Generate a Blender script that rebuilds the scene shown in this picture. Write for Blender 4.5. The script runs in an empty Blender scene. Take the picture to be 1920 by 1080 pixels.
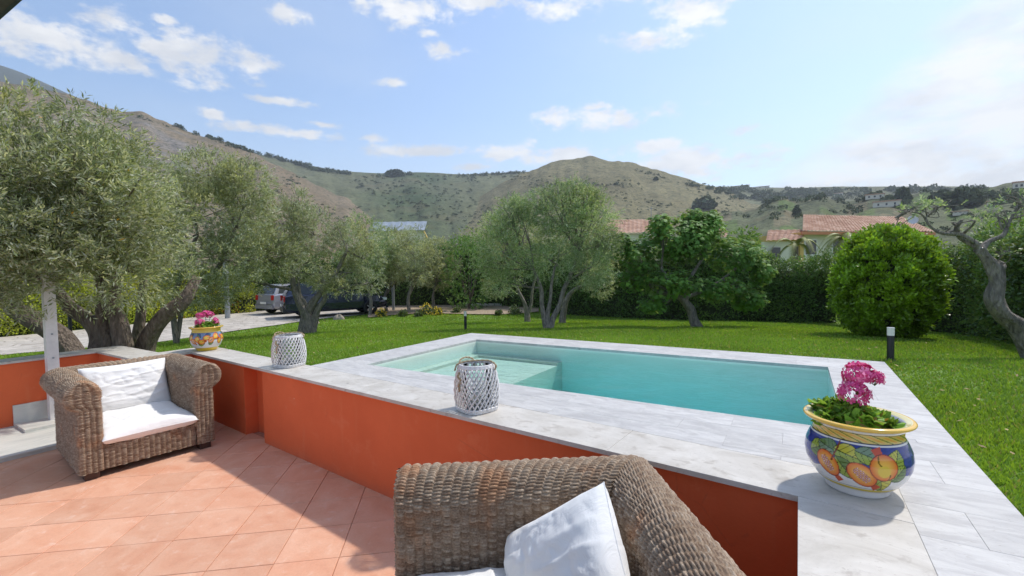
import bpy, math, random
import numpy as np
from mathutils import Vector, Matrix
PI = math.pi
random.seed(7)
rng = np.random.default_rng(7)
scene = bpy.context.scene
COL = scene.collection

# ------------------------------------------------------------------ camera, sky, sun, exposure
FOC, PITCH, ROLL, YAW, EYE = 853.333, 0.0354, -0.0188, -0.5624, 1.05
_F = np.array([math.sin(YAW)*math.cos(PITCH), math.cos(YAW)*math.cos(PITCH), -math.sin(PITCH)])
_R = np.array([math.cos(YAW), -math.sin(YAW), 0.0]); _U = np.cross(_R, _F)
_R, _U = _R*math.cos(ROLL)+_U*math.sin(ROLL), -_R*math.sin(ROLL)+_U*math.cos(ROLL)
EYEP = np.array([0, 0, EYE])
cam_d = bpy.data.cameras.new('camera'); cam = bpy.data.objects.new('camera', cam_d); COL.objects.link(cam)
cam_d.lens = 16.0; cam_d.sensor_width = 36.0; cam_d.clip_start = 0.05; cam_d.clip_end = 12000
M = Matrix(((_R[0], _U[0], -_F[0], 0), (_R[1], _U[1], -_F[1], 0), (_R[2], _U[2], -_F[2], EYE), (0, 0, 0, 1)))
cam.matrix_world = M
scene.camera = cam

SUN_AZ = math.radians(27)      # clockwise from +Y
SUN_EL = math.radians(56)
SKY_STRENGTH = 0.15
SUN_STRENGTH = 1.85
scene.view_settings.view_transform = 'Standard'
scene.view_settings.look = 'None'
scene.view_settings.gamma = 1
scene.view_settings.use_curve_mapping = False
scene.view_settings.exposure = 1.12
scene.render.engine = 'CYCLES'
scene.cycles.max_bounces = 7
scene.cycles.transparent_max_bounces = 28
scene.cycles.caustics_reflective = False
scene.cycles.caustics_refractive = False

def ray(px, py):
    return _F + _R*((px-960)/FOC) - _U*((py-540)/FOC)
def at(px, py, d):
    return EYEP + ray(px, py)*d
def plane(px, py, z=0.0):
    r = ray(px, py); return EYEP + r*((z-EYE)/r[2])

class NT:
    """small node helper"""
    def __init__(s, tree): s.t = tree; s.n = tree.nodes; s.l = tree.links
    def node(s, typ, **kw):
        n = s.n.new(typ)
        for k, v in kw.items():
            if k.startswith('_'): setattr(n, k[1:], v)
        return n
    def put(s, sock, v):
        if isinstance(v, bpy.types.NodeSocket): s.l.new(v, sock)
        else:
            if hasattr(sock.default_value, '__len__') and not hasattr(v, '__len__'): v = (v,)*len(sock.default_value)
            if hasattr(sock.default_value, '__len__') and len(sock.default_value) == 4 and len(v) == 3: v = tuple(v)+(1,)
            sock.default_value = v
    def math(s, op, a, b=0.0, c=None, clamp=False):
        n = s.n.new('ShaderNodeMath'); n.operation = op; n.use_clamp = clamp
        s.put(n.inputs[0], a); s.put(n.inputs[1], b)
        if c is not None: s.put(n.inputs[2], c)
        return n.outputs[0]
    def noise(s, vec, scale, detail=4, rough=.55, dist=0.0):
        n = s.n.new('ShaderNodeTexNoise'); s.put(n.inputs['Scale'], scale); s.put(n.inputs['Detail'], detail)
        s.put(n.inputs['Roughness'], rough); s.put(n.inputs['Distortion'], dist)
        if vec is not None: s.l.new(vec, n.inputs['Vector'])
        return n.outputs['Fac']
    def voronoi(s, vec, scale, feature='F1', out='Distance'):
        n = s.n.new('ShaderNodeTexVoronoi'); n.feature = feature; s.put(n.inputs['Scale'], scale)
        if vec is not None: s.l.new(vec, n.inputs['Vector'])
        return n.outputs[out]
    def ramp(s, fac, stops, interp='LINEAR'):
        n = s.n.new('ShaderNodeValToRGB'); n.color_ramp.interpolation = interp
        e = n.color_ramp.elements
        while len(e) < len(stops): e.new(0.5)
        for el, (p, c) in zip(e, stops):
            el.position = p; el.color = (c, c, c, 1) if not hasattr(c, '__len__') else tuple(c)+(1,)
        s.l.new(fac, n.inputs[0]); return n.outputs[0]
    def mix(s, fac, a, b, mode='MIX'):
        n = s.n.new('ShaderNodeMix'); n.data_type = 'RGBA'; n.blend_type = mode
        s.put(n.inputs[0], fac); s.put(n.inputs[6], a); s.put(n.inputs[7], b); return n.outputs[2]
    def mapping(s, vec, scale=(1, 1, 1), rot=(0, 0, 0), loc=(0, 0, 0)):
        n = s.n.new('ShaderNodeMapping'); s.l.new(vec, n.inputs[0]); n.inputs['Scale'].default_value = scale
        n.inputs['Rotation'].default_value = rot; n.inputs['Location'].default_value = loc; return n.outputs[0]
    def smooth(s, x, lo, hi):
        n = s.n.new('ShaderNodeMapRange'); n.interpolation_type = 'SMOOTHSTEP'
        s.put(n.inputs[0], x); s.put(n.inputs[1], lo); s.put(n.inputs[2], hi); return n.outputs[0]
    def bump(s, h, strength=.5, dist=.01):
        n = s.n.new('ShaderNodeBump'); s.put(n.inputs['Strength'], strength); s.put(n.inputs['Distance'], dist)
        s.l.new(h, n.inputs['Height']); return n.outputs[0]

world = bpy.data.worlds.new('World'); scene.world = world; world.use_nodes = True
w = NT(world.node_tree); w.n.clear()
wo = w.node('ShaderNodeOutputWorld'); bg = w.node('ShaderNodeBackground'); bg.inputs[1].default_value = SKY_STRENGTH
w.l.new(bg.outputs[0], wo.inputs[0])
sky = w.node('ShaderNodeTexSky'); sky.sky_type = 'NISHITA'; sky.sun_disc = False
sky.sun_elevation = SUN_EL; sky.sun_rotation = SUN_AZ; sky.altitude = 50; sky.air_density = 1.0; sky.dust_density = 0.6; sky.ozone_density = 1.6
tc = w.node('ShaderNodeTexCoord'); dv = tc.outputs['Generated']
sep = w.node('ShaderNodeSeparateXYZ'); w.l.new(dv, sep.inputs[0])
az = w.math('ARCTAN2', sep.outputs[0], sep.outputs[1]); el = w.math('ARCSINE', sep.outputs[2])
nz = w.math('ADD', w.math('MULTIPLY', w.noise(w.mapping(dv, (1, 1, 2.0)), 13.0, 9, .64, .15), .75), w.math('MULTIPLY', w.noise(w.mapping(dv, (1, 1, 1.6), loc=(2, 7, 1)), 42.0, 6, .6, .3), .25))
nz2 = w.noise(w.mapping(dv, (1, 1, 2.4), loc=(3, 1, 5)), 2.3, 6, .55, .2)
def azel(px, py):
    r = ray(px, py); r = r/np.linalg.norm(r); return math.atan2(r[0], r[1]), math.asin(r[2])
CLOUDS = [(70, 62, 130, 48), (215, 42, 62, 26), (232, 110, 66, 22), (392, 110, 112, 46), (290, 88, 40, 22), (505, 186, 62, 9), (398, 213, 30, 11),
          (530, 248, 95, 13), (613, 234, 34, 7), (545, 27, 52, 17), (762, 24, 82, 34), (836, 92, 46, 17), (738, 155, 24, 12), (800, 62, 30, 12),
          (1100, 6, 120, 24), (1290, 20, 80, 34), (1215, 72, 62, 24), (1130, 222, 128, 24), (1120, 200, 36, 10), (785, 284, 100, 12),
          (700, 258, 30, 8), (880, 314, 44, 9), (945, 285, 64, 20), (1050, 292, 82, 22), (1392, 242, 52, 12), (1228, 276, 60, 16),
          (1290, 304, 120, 32), (312, 38, 22, 10), (900, 5, 70, 22)]
m = None
for (cx, cy, rx, ry) in CLOUDS:
    a0, e0 = azel(cx, cy); a1, _ = azel(cx+rx, cy); _, e1 = azel(cx, cy-ry)
    dx = w.math('MULTIPLY', w.math('SUBTRACT', az, a0), 1/max(abs(a1-a0), .004))
    dy = w.math('MULTIPLY', w.math('SUBTRACT', el, e0), 1/max(abs(e1-e0), .004))
    q = w.math('SUBTRACT', 1.0, w.math('SQRT', w.math('ADD', w.math('MULTIPLY', dx, dx), w.math('MULTIPLY', dy, dy))))
    m = q if m is None else w.math('MAXIMUM', m, q)
puff = w.smooth(w.math('ADD', m, w.math('MULTIPLY', w.math('SUBTRACT', nz, .50), 5.4)), -.25, 0.75)
# broad thin bank on the right: edge rises with azimuth
bank = w.math('ADD', w.math('SUBTRACT', w.math('MULTIPLY', w.math('ADD', az, .40), .55), el), w.math('MULTIPLY', w.math('SUBTRACT', nz2, .5), .26))
bankm = w.math('MULTIPLY', w.smooth(bank, -.02, .06), w.smooth(az, 1.9, 1.0))
bankm = w.math('MULTIPLY', bankm, w.ramp(nz, [(.38, .55), (.54, 1.0)]))
# clouds that go on over the rest of the sky, outside the picture
far = w.math('MULTIPLY', w.smooth(nz2, .55, .68), w.smooth(w.math('ABSOLUTE', w.math('ADD', az, .56)), .95, 1.25))
far2 = w.math('MULTIPLY', w.smooth(nz2, .56, .68), w.smooth(el, .62, .80))
hazeb = w.math('MULTIPLY', w.smooth(el, .34, .0), .60)
veil = w.math('MULTIPLY', w.smooth(nz2, .45, .75), .16)
tot = w.math('MAXIMUM', w.math('MAXIMUM', puff, bankm), w.math('MAXIMUM', far, far2))
shade = w.ramp(w.noise(w.mapping(dv, (1, 1, 2.6), loc=(0, 0, .035)), 9.0, 6, .6, .2), [(.38, (2.55, 2.62, 2.75)), (.60, (3.42, 3.40, 3.36))])
skyc = w.mix(1.0, sky.outputs[0], (.70, .705, .71, 1), 'MULTIPLY')
c1 = w.mix(w.math('MAXIMUM', hazeb, veil), skyc, (2.55, 2.85, 3.2, 1))
w.l.new(w.mix(tot, c1, shade), bg.inputs[0])

sun_d = bpy.data.lights.new('sun', 'SUN'); sun = bpy.data.objects.new('sun', sun_d); COL.objects.link(sun)
sun_d.energy = SUN_STRENGTH; sun_d.angle = math.radians(1.8); sun_d.color = (1.0, .955, .88)
sd = Vector((math.sin(SUN_AZ)*math.cos(SUN_EL), math.cos(SUN_AZ)*math.cos(SUN_EL), math.sin(SUN_EL)))
sun.rotation_euler = sd.to_track_quat('Z', 'Y').to_euler()

# ------------------------------------------------------------------ materials
def material(name):
    m = bpy.data.materials.new(name); m.use_nodes = True; nt = NT(m.node_tree)
    return m, nt, m.node_tree.nodes['Principled BSDF']
def simple(name, col, rough=.6, metal=0.0, var=.0, scale=8.0, bump=0.0, bdist=.01, spec=.5):
    m, t, b = material(name)
    b.inputs['Roughness'].default_value = rough; b.inputs['Metallic'].default_value = metal
    b.inputs['Specular IOR Level'].default_value = spec
    co = t.node('ShaderNodeTexCoord').outputs['Object']
    if var > 0 or bump > 0:
        n = t.noise(co, scale, 6, .6)
        if var > 0:
            lo = tuple(c*(1-var) for c in col); hi = tuple(min(1, c*(1+var)) for c in col)
            t.l.new(t.ramp(n, [(.3, lo), (.7, hi)]), b.inputs['Base Color'])
        else: b.inputs['Base Color'].default_value = tuple(col)+(1,)
        if bump > 0: t.l.new(t.bump(n, bump, bdist), b.inputs['Normal'])
    else: b.inputs['Base Color'].default_value = tuple(col)+(1,)
    return m
def geo_pos(t):
    return t.node('ShaderNodeNewGeometry').outputs['Position']
def obj_random(t):
    return t.node('ShaderNodeObjectInfo').outputs['Random']

def foliage(name, top, under, var=.35, translucent=.35, rough=.45, autumn=None, autumn_amt=0.0, spec=.35):
    m, t, b = material(name)
    at_ = t.node('ShaderNodeAttribute'); at_.attribute_name = 'tint'
    s = t.node('ShaderNodeSeparateColor'); t.l.new(at_.outputs['Color'], s.inputs[0])
    r = s.outputs[0]
    g = t.node('ShaderNodeNewGeometry')
    c = t.mix(g.outputs['Backfacing'], tuple(top), tuple(under))
    v = t.ramp(r, [(0, 1-var), (1, 1+var)])
    c = t.mix(1.0, c, v, 'MULTIPLY')
    c = t.mix(t.math('MULTIPLY', s.outputs[1], .55), c, t.mix(1.0, c, (1.5, 1.25, .6), 'MULTIPLY'))
    if autumn:
        c = t.mix(t.math('GREATER_THAN', s.outputs[2], 1-autumn_amt), c, autumn)
    t.l.new(c, b.inputs['Base Color']); b.inputs['Roughness'].default_value = rough
    b.inputs['Specular IOR Level'].default_value = spec
    tr = t.node('ShaderNodeBsdfTranslucent')
    t.l.new(t.mix(1.0, c, (1.35, 1.3, .7), 'MULTIPLY'), tr.inputs[0])
    mx = t.node('ShaderNodeMixShader'); mx.inputs[0].default_value = translucent
    t.l.new(b.outputs[0], mx.inputs[1]); t.l.new(tr.outputs[0], mx.inputs[2])
    t.l.new(mx.outputs[0], t.n['Material Output'].inputs[0])
    return m

def mat_bark(name, c1, c2, sc=1.0):
    m, t, b = material(name)
    p = t.node('ShaderNodeTexCoord').outputs['Object']
    n = t.noise(t.mapping(p, (9*sc, 9*sc, 2.6*sc)), 2.2, 8, .65, .6)
    v = t.voronoi(t.mapping(p, (14*sc, 14*sc, 4*sc)), 2.0, 'F1')
    t.l.new(t.ramp(n, [(.3, c1), (.7, c2)]), b.inputs['Base Color'])
    h = t.math('ADD', n, t.math('MULTIPLY', v, .6))
    t.l.new(t.bump(h, 1.0, .05), b.inputs['Normal']); b.inputs['Roughness'].default_value = .9
    return m

MAT = {}
MAT['olive'] = foliage('olive_leaves', (.22, .265, .145), (.42, .46, .38), .45, .42, .42, (.42, .22, .03), .012)
MAT['olive_near'] = foliage('olive_leaves_near', (.225, .270, .140), (.43, .46, .37), .48, .44, .40, (.55, .30, .03), .02)
MAT['olive_green'] = foliage('olive_leaves_fresh', (.19, .29, .135), (.36, .44, .32), .45, .42, .42)
MAT['fig'] = foliage('fig_leaves', (.12, .25, .055), (.19, .29, .13), .40, .34, .55, spec=.25)
MAT['laurel'] = foliage('laurel_leaves', (.10, .185, .048), (.16, .23, .09), .55, .30, .42, (.25, .09, .03), .03, spec=.4)
MAT['photinia'] = foliage('variegated_leaves', (.38, .44, .06), (.34, .40, .10), .75, .45, .35, (.50, .15, .04), .10, spec=.45)
MAT['bush'] = foliage('bush_leaves', (.20, .36, .025), (.18, .30, .05), .45, .34, .32, spec=.55)
MAT['wild'] = foliage('wild_leaves', (.085, .125, .045), (.11, .16, .08), .5, .3, .5)
MAT['farleaf'] = foliage('far_leaves', (.075, .10, .058), (.08, .105, .065), .5, .1, .8, spec=.1)
MAT['geranium'] = foliage('geranium_leaves', (.17, .33, .030), (.18, .30, .06), .45, .35, .45, (.30, .20, .05), .02)
MAT['grassblade'] = foliage('grass_blades', (.205, .335, .045), (.205, .335, .045), .45, .35, .5, (.36, .33, .12), .06, spec=.3)
MAT['bark_old'] = mat_bark('olive_bark', (.075, .055, .045), (.27, .21, .165))
MAT['bark_grey'] = mat_bark('grey_bark', (.10, .088, .075), (.36, .32, .27), 1.2)
MAT['soil'] = simple('dry_soil', (.34, .26, .18), .95, var=.3, scale=9, bump=.5, bdist=.03)
MAT['white_cloth'] = None

def mat_cloth():
    m, t, b = material('white_cotton')
    p = t.node('ShaderNodeTexCoord').outputs['Object']
    n = t.noise(t.mapping(p, (5, 2.2, 5)), 2.2, 5, .55, 1.2)
    n2 = t.noise(p, 350, 2)
    t.l.new(t.ramp(t.noise(p, 3, 4), [(.3, (.80, .79, .77)), (.7, (.85, .84, .82))]), b.inputs['Base Color'])
    h = t.math('ADD', n, t.math('MULTIPLY', n2, .02))
    t.l.new(t.bump(h, .35, .02), b.inputs['Normal']); b.inputs['Roughness'].default_value = .85
    b.inputs['Sheen Weight'].default_value = .15
    return m
MAT['cloth'] = mat_cloth()

def mat_wicker():
    m, t, b = material('woven_rattan')
    a = t.node('ShaderNodeAttribute'); a.attribute_name = 'tint'
    s = t.node('ShaderNodeSeparateColor'); t.l.new(a.outputs['Color'], s.inputs[0])
    p = t.node('ShaderNodeTexCoord').outputs['Object']
    n = t.noise(p, 90, 4, .6, .5)
    patch = t.noise(p, 3.5, 3)
    c = t.ramp(t.math('ADD', t.math('MULTIPLY', s.outputs[0], .26), t.math('MULTIPLY', n, .74)),
               [(.18, (.115, .065, .038)), (.42, (.26, .17, .105)), (.64, (.43, .325, .23)), (.85, (.64, .53, .41))])
    c = t.mix(t.smooth(patch, .56, .70), c, t.mix(1.0, c, (1.25, .95, .75), 'MULTIPLY'))
    t.l.new(c, b.inputs['Base Color'])
    strands = t.math('SINE', t.math('MULTIPLY', s.outputs[1], 60.0))
    t.l.new(t.bump(t.math('ADD', n, t.math('MULTIPLY', strands, .25)), .5, .004), b.inputs['Normal'])
    b.inputs['Roughness'].default_value = .62
    return m
MAT['wicker'] = mat_wicker()
MAT['dark_wood'] = simple('dark_wood', (.055, .026, .018), .5, var=.3, scale=20, bump=.2)

def mat_tile():
    m, t, b = material('terracotta')
    p = geo_pos(t); r = obj_random(t)
    n = t.noise(p, 2.6, 7, .62, .8); n2 = t.noise(p, 9, 6, .65, .4); n3 = t.noise(p, 70, 3)
    c = t.ramp(n, [(.28, (.66, .31, .185)), (.5, (.70, .37, .235)), (.72, (.74, .44, .30))])
    c = t.mix(t.math('MULTIPLY', t.smooth(n2, .54, .74), .6), c, (.78, .54, .41))
    c = t.mix(t.math('MULTIPLY', t.smooth(n2, .46, .34), .25), c, (.56, .25, .15))
    st_ = t.noise(p, 17, 6, .75); c = t.mix(t.math('MULTIPLY', t.smooth(st_, .60, .70), .22), c, (.44, .27, .20))
    c = t.mix(1.0, c, t.ramp(r, [(0, .93), (1, 1.06)]), 'MULTIPLY')
    c = t.mix(1.0, c, t.ramp(n3, [(.3, .96), (.7, 1.03)]), 'MULTIPLY')
    t.l.new(c, b.inputs['Base Color'])
    t.l.new(t.ramp(n2, [(.3, .42), (.7, .62)]), b.inputs['Roughness'])
    t.l.new(t.bump(t.math('ADD', n2, t.math('MULTIPLY', n3, .15)), .18, .01), b.inputs['Normal'])
    return m
MAT['tile'] = mat_tile()
MAT['grout'] = simple('tile_grout', (.44, .25, .17), .95, var=.2, scale=30)

def mat_wall():
    m, t, b = material('orange_render')
    p = geo_pos(t)
    n = t.noise(p, 1.4, 6, .6); n2 = t.noise(p, 60, 5, .7); n3 = t.noise(t.mapping(p, (6, 6, .8)), 1.5, 5)
    c = t.ramp(n, [(.3, (.68, .125, .038)), (.7, (.78, .155, .050))])
    c = t.mix(t.math('MULTIPLY', t.smooth(n3, .58, .8), .25), c, (.74, .24, .11))
    sp = t.noise(p, 9, 3); c = t.mix(t.smooth(sp, .76, .79), c, (.75, .45, .30))
    sz_ = t.node('ShaderNodeSeparateXYZ'); t.l.new(p, sz_.inputs[0])
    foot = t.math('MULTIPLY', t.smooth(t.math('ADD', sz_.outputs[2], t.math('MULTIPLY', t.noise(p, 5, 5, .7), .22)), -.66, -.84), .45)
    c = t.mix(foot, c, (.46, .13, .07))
    pc_ = t.noise(t.mapping(p, (1, 1, 1.3)), 3.2, 6, .7); c = t.mix(t.math('MULTIPLY', t.smooth(pc_, .56, .66), .35), c, (.76, .20, .085))
    cr = t.voronoi(t.mapping(p, (1, 1, .7), loc=(.3, .1, 0)), 1.1, 'DISTANCE_TO_EDGE'); c = t.mix(t.math('MULTIPLY', t.math('MULTIPLY', t.smooth(cr, .006, .002), t.smooth(pc_, .5, .6)), .22), c, (.40, .09, .04))
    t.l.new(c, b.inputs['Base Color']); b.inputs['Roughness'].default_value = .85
    t.l.new(t.bump(t.math('ADD', n2, n), .25, .006), b.inputs['Normal'])
    return m
MAT['orange'] = mat_wall()

def mat_stone(name, a, b_, vein, stretch, pit=.0, sc=1.0, randvar=.06):
    m, t, b = material(name)
    p = geo_pos(t); r = obj_random(t)
    ofs = t.node('ShaderNodeCombineXYZ'); t.l.new(t.math('MULTIPLY', r, 17.0), ofs.inputs[0]); t.l.new(t.math('MULTIPLY', r, 43.0), ofs.inputs[1])
    va = t.node('ShaderNodeVectorMath', _operation='ADD'); t.l.new(p, va.inputs[0]); t.l.new(ofs.outputs[0], va.inputs[1])
    q = t.mapping(va.outputs[0], stretch)
    n = t.noise(q, 2.2*sc, 8, .66, .9); n2 = t.noise(q, 7*sc, 6, .6, .6); n3 = t.noise(va.outputs[0], 110, 4, .7)
    c = t.ramp(n, [(.38, a), (.62, b_)])
    c = t.mix(t.math('MULTIPLY', t.smooth(n2, .55, .70), .6), c, vein)
    c = t.mix(1.0, c, t.ramp(r, [(0, 1-randvar), (1, 1+randvar)]), 'MULTIPLY')
    if pit > 0:
        pt = t.noise(t.mapping(va.outputs[0], (1, 1.8, 1)), 38, 4, .7)
        c = t.mix(t.math('MULTIPLY', t.smooth(pt, .60, .70), pit), c, (.30, .26, .22))
        sp = t.voronoi(va.outputs[0], 3.0); c = t.mix(t.math('MULTIPLY', t.smooth(sp, .055, .03), .7), c, (.16, .14, .13))
    t.l.new(c, b.inputs['Base Color'])
    t.l.new(t.bump(t.math('ADD', n3, n2), .22, .006), b.inputs['Normal'])
    t.l.new(t.ramp(n2, [(.3, .45), (.7, .7)]), b.inputs['Roughness'])
    return m
MAT['deck'] = mat_stone('travertine', (.42, .405, .395), (.555, .54, .52), (.60, .585, .565), (1.7, 4.6, 1), .6, 1.15, .06)
MAT['coping'] = mat_stone('cream_limestone', (.47, .435, .385), (.60, .565, .515), (.33, .29, .25), (1.2, 1.8, 1), .6, 1.0, .02)
MAT['marble'] = mat_stone('pale_marble', (.55, .55, .50), (.68, .67, .61), (.44, .45, .43), (3.2, .8, 1), 0, .7, .02)
MAT['cream'] = simple('cream_paint', (.72, .70, .64), .6, var=.05)

def mat_liner():
    m, t, b = material('pool_liner')
    p = geo_pos(t)
    n = t.noise(p, 1.5, 4); v = t.voronoi(p, 42, 'F1', 'Color')
    c = t.ramp(n, [(.3, (.74, .80, .72)), (.7, (.80, .85, .77))])
    t.l.new(c, b.inputs['Base Color']); b.inputs['Roughness'].default_value = .6
    return m
MAT['liner'] = mat_liner()
MAT['shelf'] = simple('sand_render', (.60, .585, .48), .8, var=.06, scale=4)
def mat_water():
    m, t, b = material('pool_water'); t.n.remove(b)
    p = geo_pos(t)
    n = t.noise(p, 3.0, 3, .5, .5); n2 = t.noise(t.mapping(p, (1, 1.6, 1)), 11, 3, .5, .3)
    h = t.math('ADD', n, t.math('MULTIPLY', n2, .28))
    bp = t.bump(h, .75, .08)
    fr = t.node('ShaderNodeFresnel'); fr.inputs[0].default_value = 1.33; t.l.new(bp, fr.inputs['Normal'])
    tr = t.node('ShaderNodeBsdfTransparent'); tr.inputs[0].default_value = (.97, 1.0, 1.0, 1)
    gl = t.node('ShaderNodeBsdfGlossy'); gl.inputs['Roughness'].default_value = .015; t.l.new(bp, gl.inputs['Normal'])
    mx = t.node('ShaderNodeMixShader'); t.l.new(t.math('MULTIPLY', fr.outputs[0], .58), mx.inputs[0]); t.l.new(tr.outputs[0], mx.inputs[1]); t.l.new(gl.outputs[0], mx.inputs[2])
    t.l.new(mx.outputs[0], t.n['Material Output'].inputs[0])
    va = t.node('ShaderNodeVolumeAbsorption'); va.inputs['Color'].default_value = (.10, .925, .985, 1); va.inputs['Density'].default_value = .43
    t.l.new(va.outputs[0], t.n['Material Output'].inputs['Volume'])
    return m
MAT['water'] = mat_water()

def mat_ground():
    m, t, b = material('lawn_soil')
    p = geo_pos(t)
    n = t.noise(p, .9, 6, .6); n2 = t.noise(p, 14, 6, .7)
    c = t.ramp(t.math('ADD', t.math('MULTIPLY', n, .5), t.math('MULTIPLY', n2, .5)), [(.33, (.09, .165, .020)), (.62, (.15, .25, .030))])
    t.l.new(c, b.inputs['Base Color']); b.inputs['Roughness'].default_value = .9
    t.l.new(t.bump(n2, .8, .04), b.inputs['Normal'])
    return m
MAT['ground'] = mat_ground()
def mat_drive():
    m, t, b = material('stone_driveway')
    p = geo_pos(t)
    e = t.voronoi(p, 2.3, 'DISTANCE_TO_EDGE'); vc = t.node('ShaderNodeTexVoronoi'); vc.inputs['Scale'].default_value = 2.3; t.l.new(p, vc.inputs['Vector'])
    n = t.noise(p, 5, 6, .65)
    c = t.ramp(n, [(.3, (.42, .37, .31)), (.7, (.56, .51, .45))])
    s = t.node('ShaderNodeSeparateColor'); t.l.new(vc.outputs['Color'], s.inputs[0])
    c = t.mix(1.0, c, t.ramp(s.outputs[0], [(0, .85), (1, 1.1)]), 'MULTIPLY')
    c = t.mix(t.smooth(e, .05, .02), c, (.30, .26, .21))
    t.l.new(c, b.inputs['Base Color']); b.inputs['Roughness'].default_value = .9
    return m
MAT['drive'] = mat_drive()

def mat_hill():
    m, t, b = material('hillside')
    a = t.node('ShaderNodeAttribute'); a.attribute_name = 'tint'
    p = geo_pos(t)
    n = t.noise(p, .035, 8, .68, .6); n2 = t.noise(t.mapping(p, (1, 1, 2.5)), .16, 7, .7); n3 = t.noise(p, .012, 5, .6)
    n4 = t.noise(t.mapping(p, (1, 1, 3)), .6, 5, .7)
    c = t.mix(1.0, a.outputs['Color'], t.ramp(n, [(.3, .72), (.7, 1.22)]), 'MULTIPLY')
    c = t.mix(t.math('MULTIPLY', t.smooth(n2, .49, .60), .78), c, (.050, .062, .036))
    n5 = t.noise(p, .30, 5, .65); c = t.mix(t.math('MULTIPLY', t.smooth(n5, .60, .66), .65), c, (.045, .055, .034))
    c = t.mix(t.math('MULTIPLY', t.smooth(n5, .36, .30), .5), c, (.27, .22, .15))
    c = t.mix(t.math('MULTIPLY', t.smooth(n3, .52, .66), .35), c, (.15, .12, .06))
    c = t.mix(1.0, c, t.ramp(n4, [(.3, .80), (.7, 1.15)]), 'MULTIPLY')
    t.l.new(c, b.inputs['Base Color']); b.inputs['Roughness'].default_value = .95; b.inputs['Specular IOR Level'].default_value = .1
    t.l.new(t.bump(n2, .7, 3.0), b.inputs['Normal'])
    return m
MAT['hill'] = mat_hill()
MAT['metal_dark'] = simple('anthracite_metal', (.018, .019, .026), .4)
MAT['frost'] = simple('frosted_lens', (.78, .76, .70), .35)
MAT['white_paint'] = simple('white_paint', (.70, .68, .66), .5, var=.08, scale=14, bump=.15)
MAT['grey_metal'] = simple('galvanised_steel', (.30, .32, .34), .5, .3)
MAT['whitewash'] = simple('whitewashed_willow', (.70, .685, .68), .7, var=.18, scale=40, bump=.5, bdist=.004)
MAT['rope'] = simple('jute_rope', (.42, .31, .19), .9, var=.25, scale=60, bump=.8, bdist=.005)
MAT['black'] = simple('black_rubber', (.012, .012, .013), .7)
MAT['house'] = simple('cream_plaster', (.66, .62, .52), .9, var=.06, scale=1.2)
MAT['house_y'] = simple('ochre_plaster', (.62, .42, .15), .9, var=.08, scale=2)
MAT['window'] = simple('window_glass', (.03, .035, .04), .1)
MAT['roofmetal'] = simple('sheet_roof', (.52, .54, .56), .45, .2, var=.08, scale=.6)
MAT['rock'] = simple('field_stone', (.36, .30, .23), .9, var=.3, scale=7, bump=.6, bdist=.03)
MAT['potsoil'] = simple('potting_soil', (.10, .065, .045), .95, var=.4, scale=60, bump=.8, bdist=.01)
MAT['canvas'] = simple('green_canvas', (.035, .06, .045), .85, var=.2, scale=30)
def mat_rooftile():
    m, t, b = material('clay_roof_tile')
    p = geo_pos(t); v = t.node('ShaderNodeTexVoronoi'); v.inputs['Scale'].default_value = 2.5; t.l.new(p, v.inputs['Vector'])
    s = t.node('ShaderNodeSeparateColor'); t.l.new(v.outputs['Color'], s.inputs[0])
    c = t.ramp(s.outputs[0], [(0, (.40, .225, .15)), (.5, (.50, .30, .205)), (1, (.60, .41, .30))])
    t.l.new(c, b.inputs['Base Color']); b.inputs['Roughness'].default_value = .85
    return m
MAT['rooftile'] = mat_rooftile()
def mat_glass():
    m, t, b = material('clear_glass'); t.n.remove(b)
    fr = t.node('ShaderNodeFresnel'); fr.inputs[0].default_value = 1.45
    tr = t.node('ShaderNodeBsdfTransparent'); tr.inputs[0].default_value = (.93, .96, .95, 1)
    gl = t.node('ShaderNodeBsdfGlossy'); gl.inputs['Roughness'].default_value = .03
    mx = t.node('ShaderNodeMixShader'); t.l.new(fr.outputs[0], mx.inputs[0]); t.l.new(tr.outputs[0], mx.inputs[1]); t.l.new(gl.outputs[0], mx.inputs[2])
    t.l.new(mx.outputs[0], t.n['Material Output'].inputs[0]); return m
MAT['glass'] = mat_glass()
def mat_glaze():
    m, t, b = material('painted_majolica')
    a = t.node('ShaderNodeAttribute'); a.attribute_name = 'tint'
    t.l.new(a.outputs['Color'], b.inputs['Base Color']); b.inputs['Roughness'].default_value = .16
    b.inputs['Coat Weight'].default_value = .4; return m
MAT['glaze'] = mat_glaze()
def mat_petal():
    m, t, b = material('pink_petals')
    a = t.node('ShaderNodeAttribute'); a.attribute_name = 'tint'
    s = t.node('ShaderNodeSeparateColor'); t.l.new(a.outputs['Color'], s.inputs[0])
    c = t.ramp(s.outputs[0], [(0, (.62, .03, .20)), (.5, (.82, .09, .33)), (1, (.90, .26, .50))])
    t.l.new(c, b.inputs['Base Color']); b.inputs['Roughness'].default_value = .6
    tr = t.node('ShaderNodeBsdfTranslucent'); t.l.new(c, tr.inputs[0]); mx = t.node('ShaderNodeMixShader'); mx.inputs[0].default_value = .3
    t.l.new(b.outputs[0], mx.inputs[1]); t.l.new(tr.outputs[0], mx.inputs[2]); t.l.new(mx.outputs[0], t.n['Material Output'].inputs[0])
    return m
MAT['petal'] = mat_petal()

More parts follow.
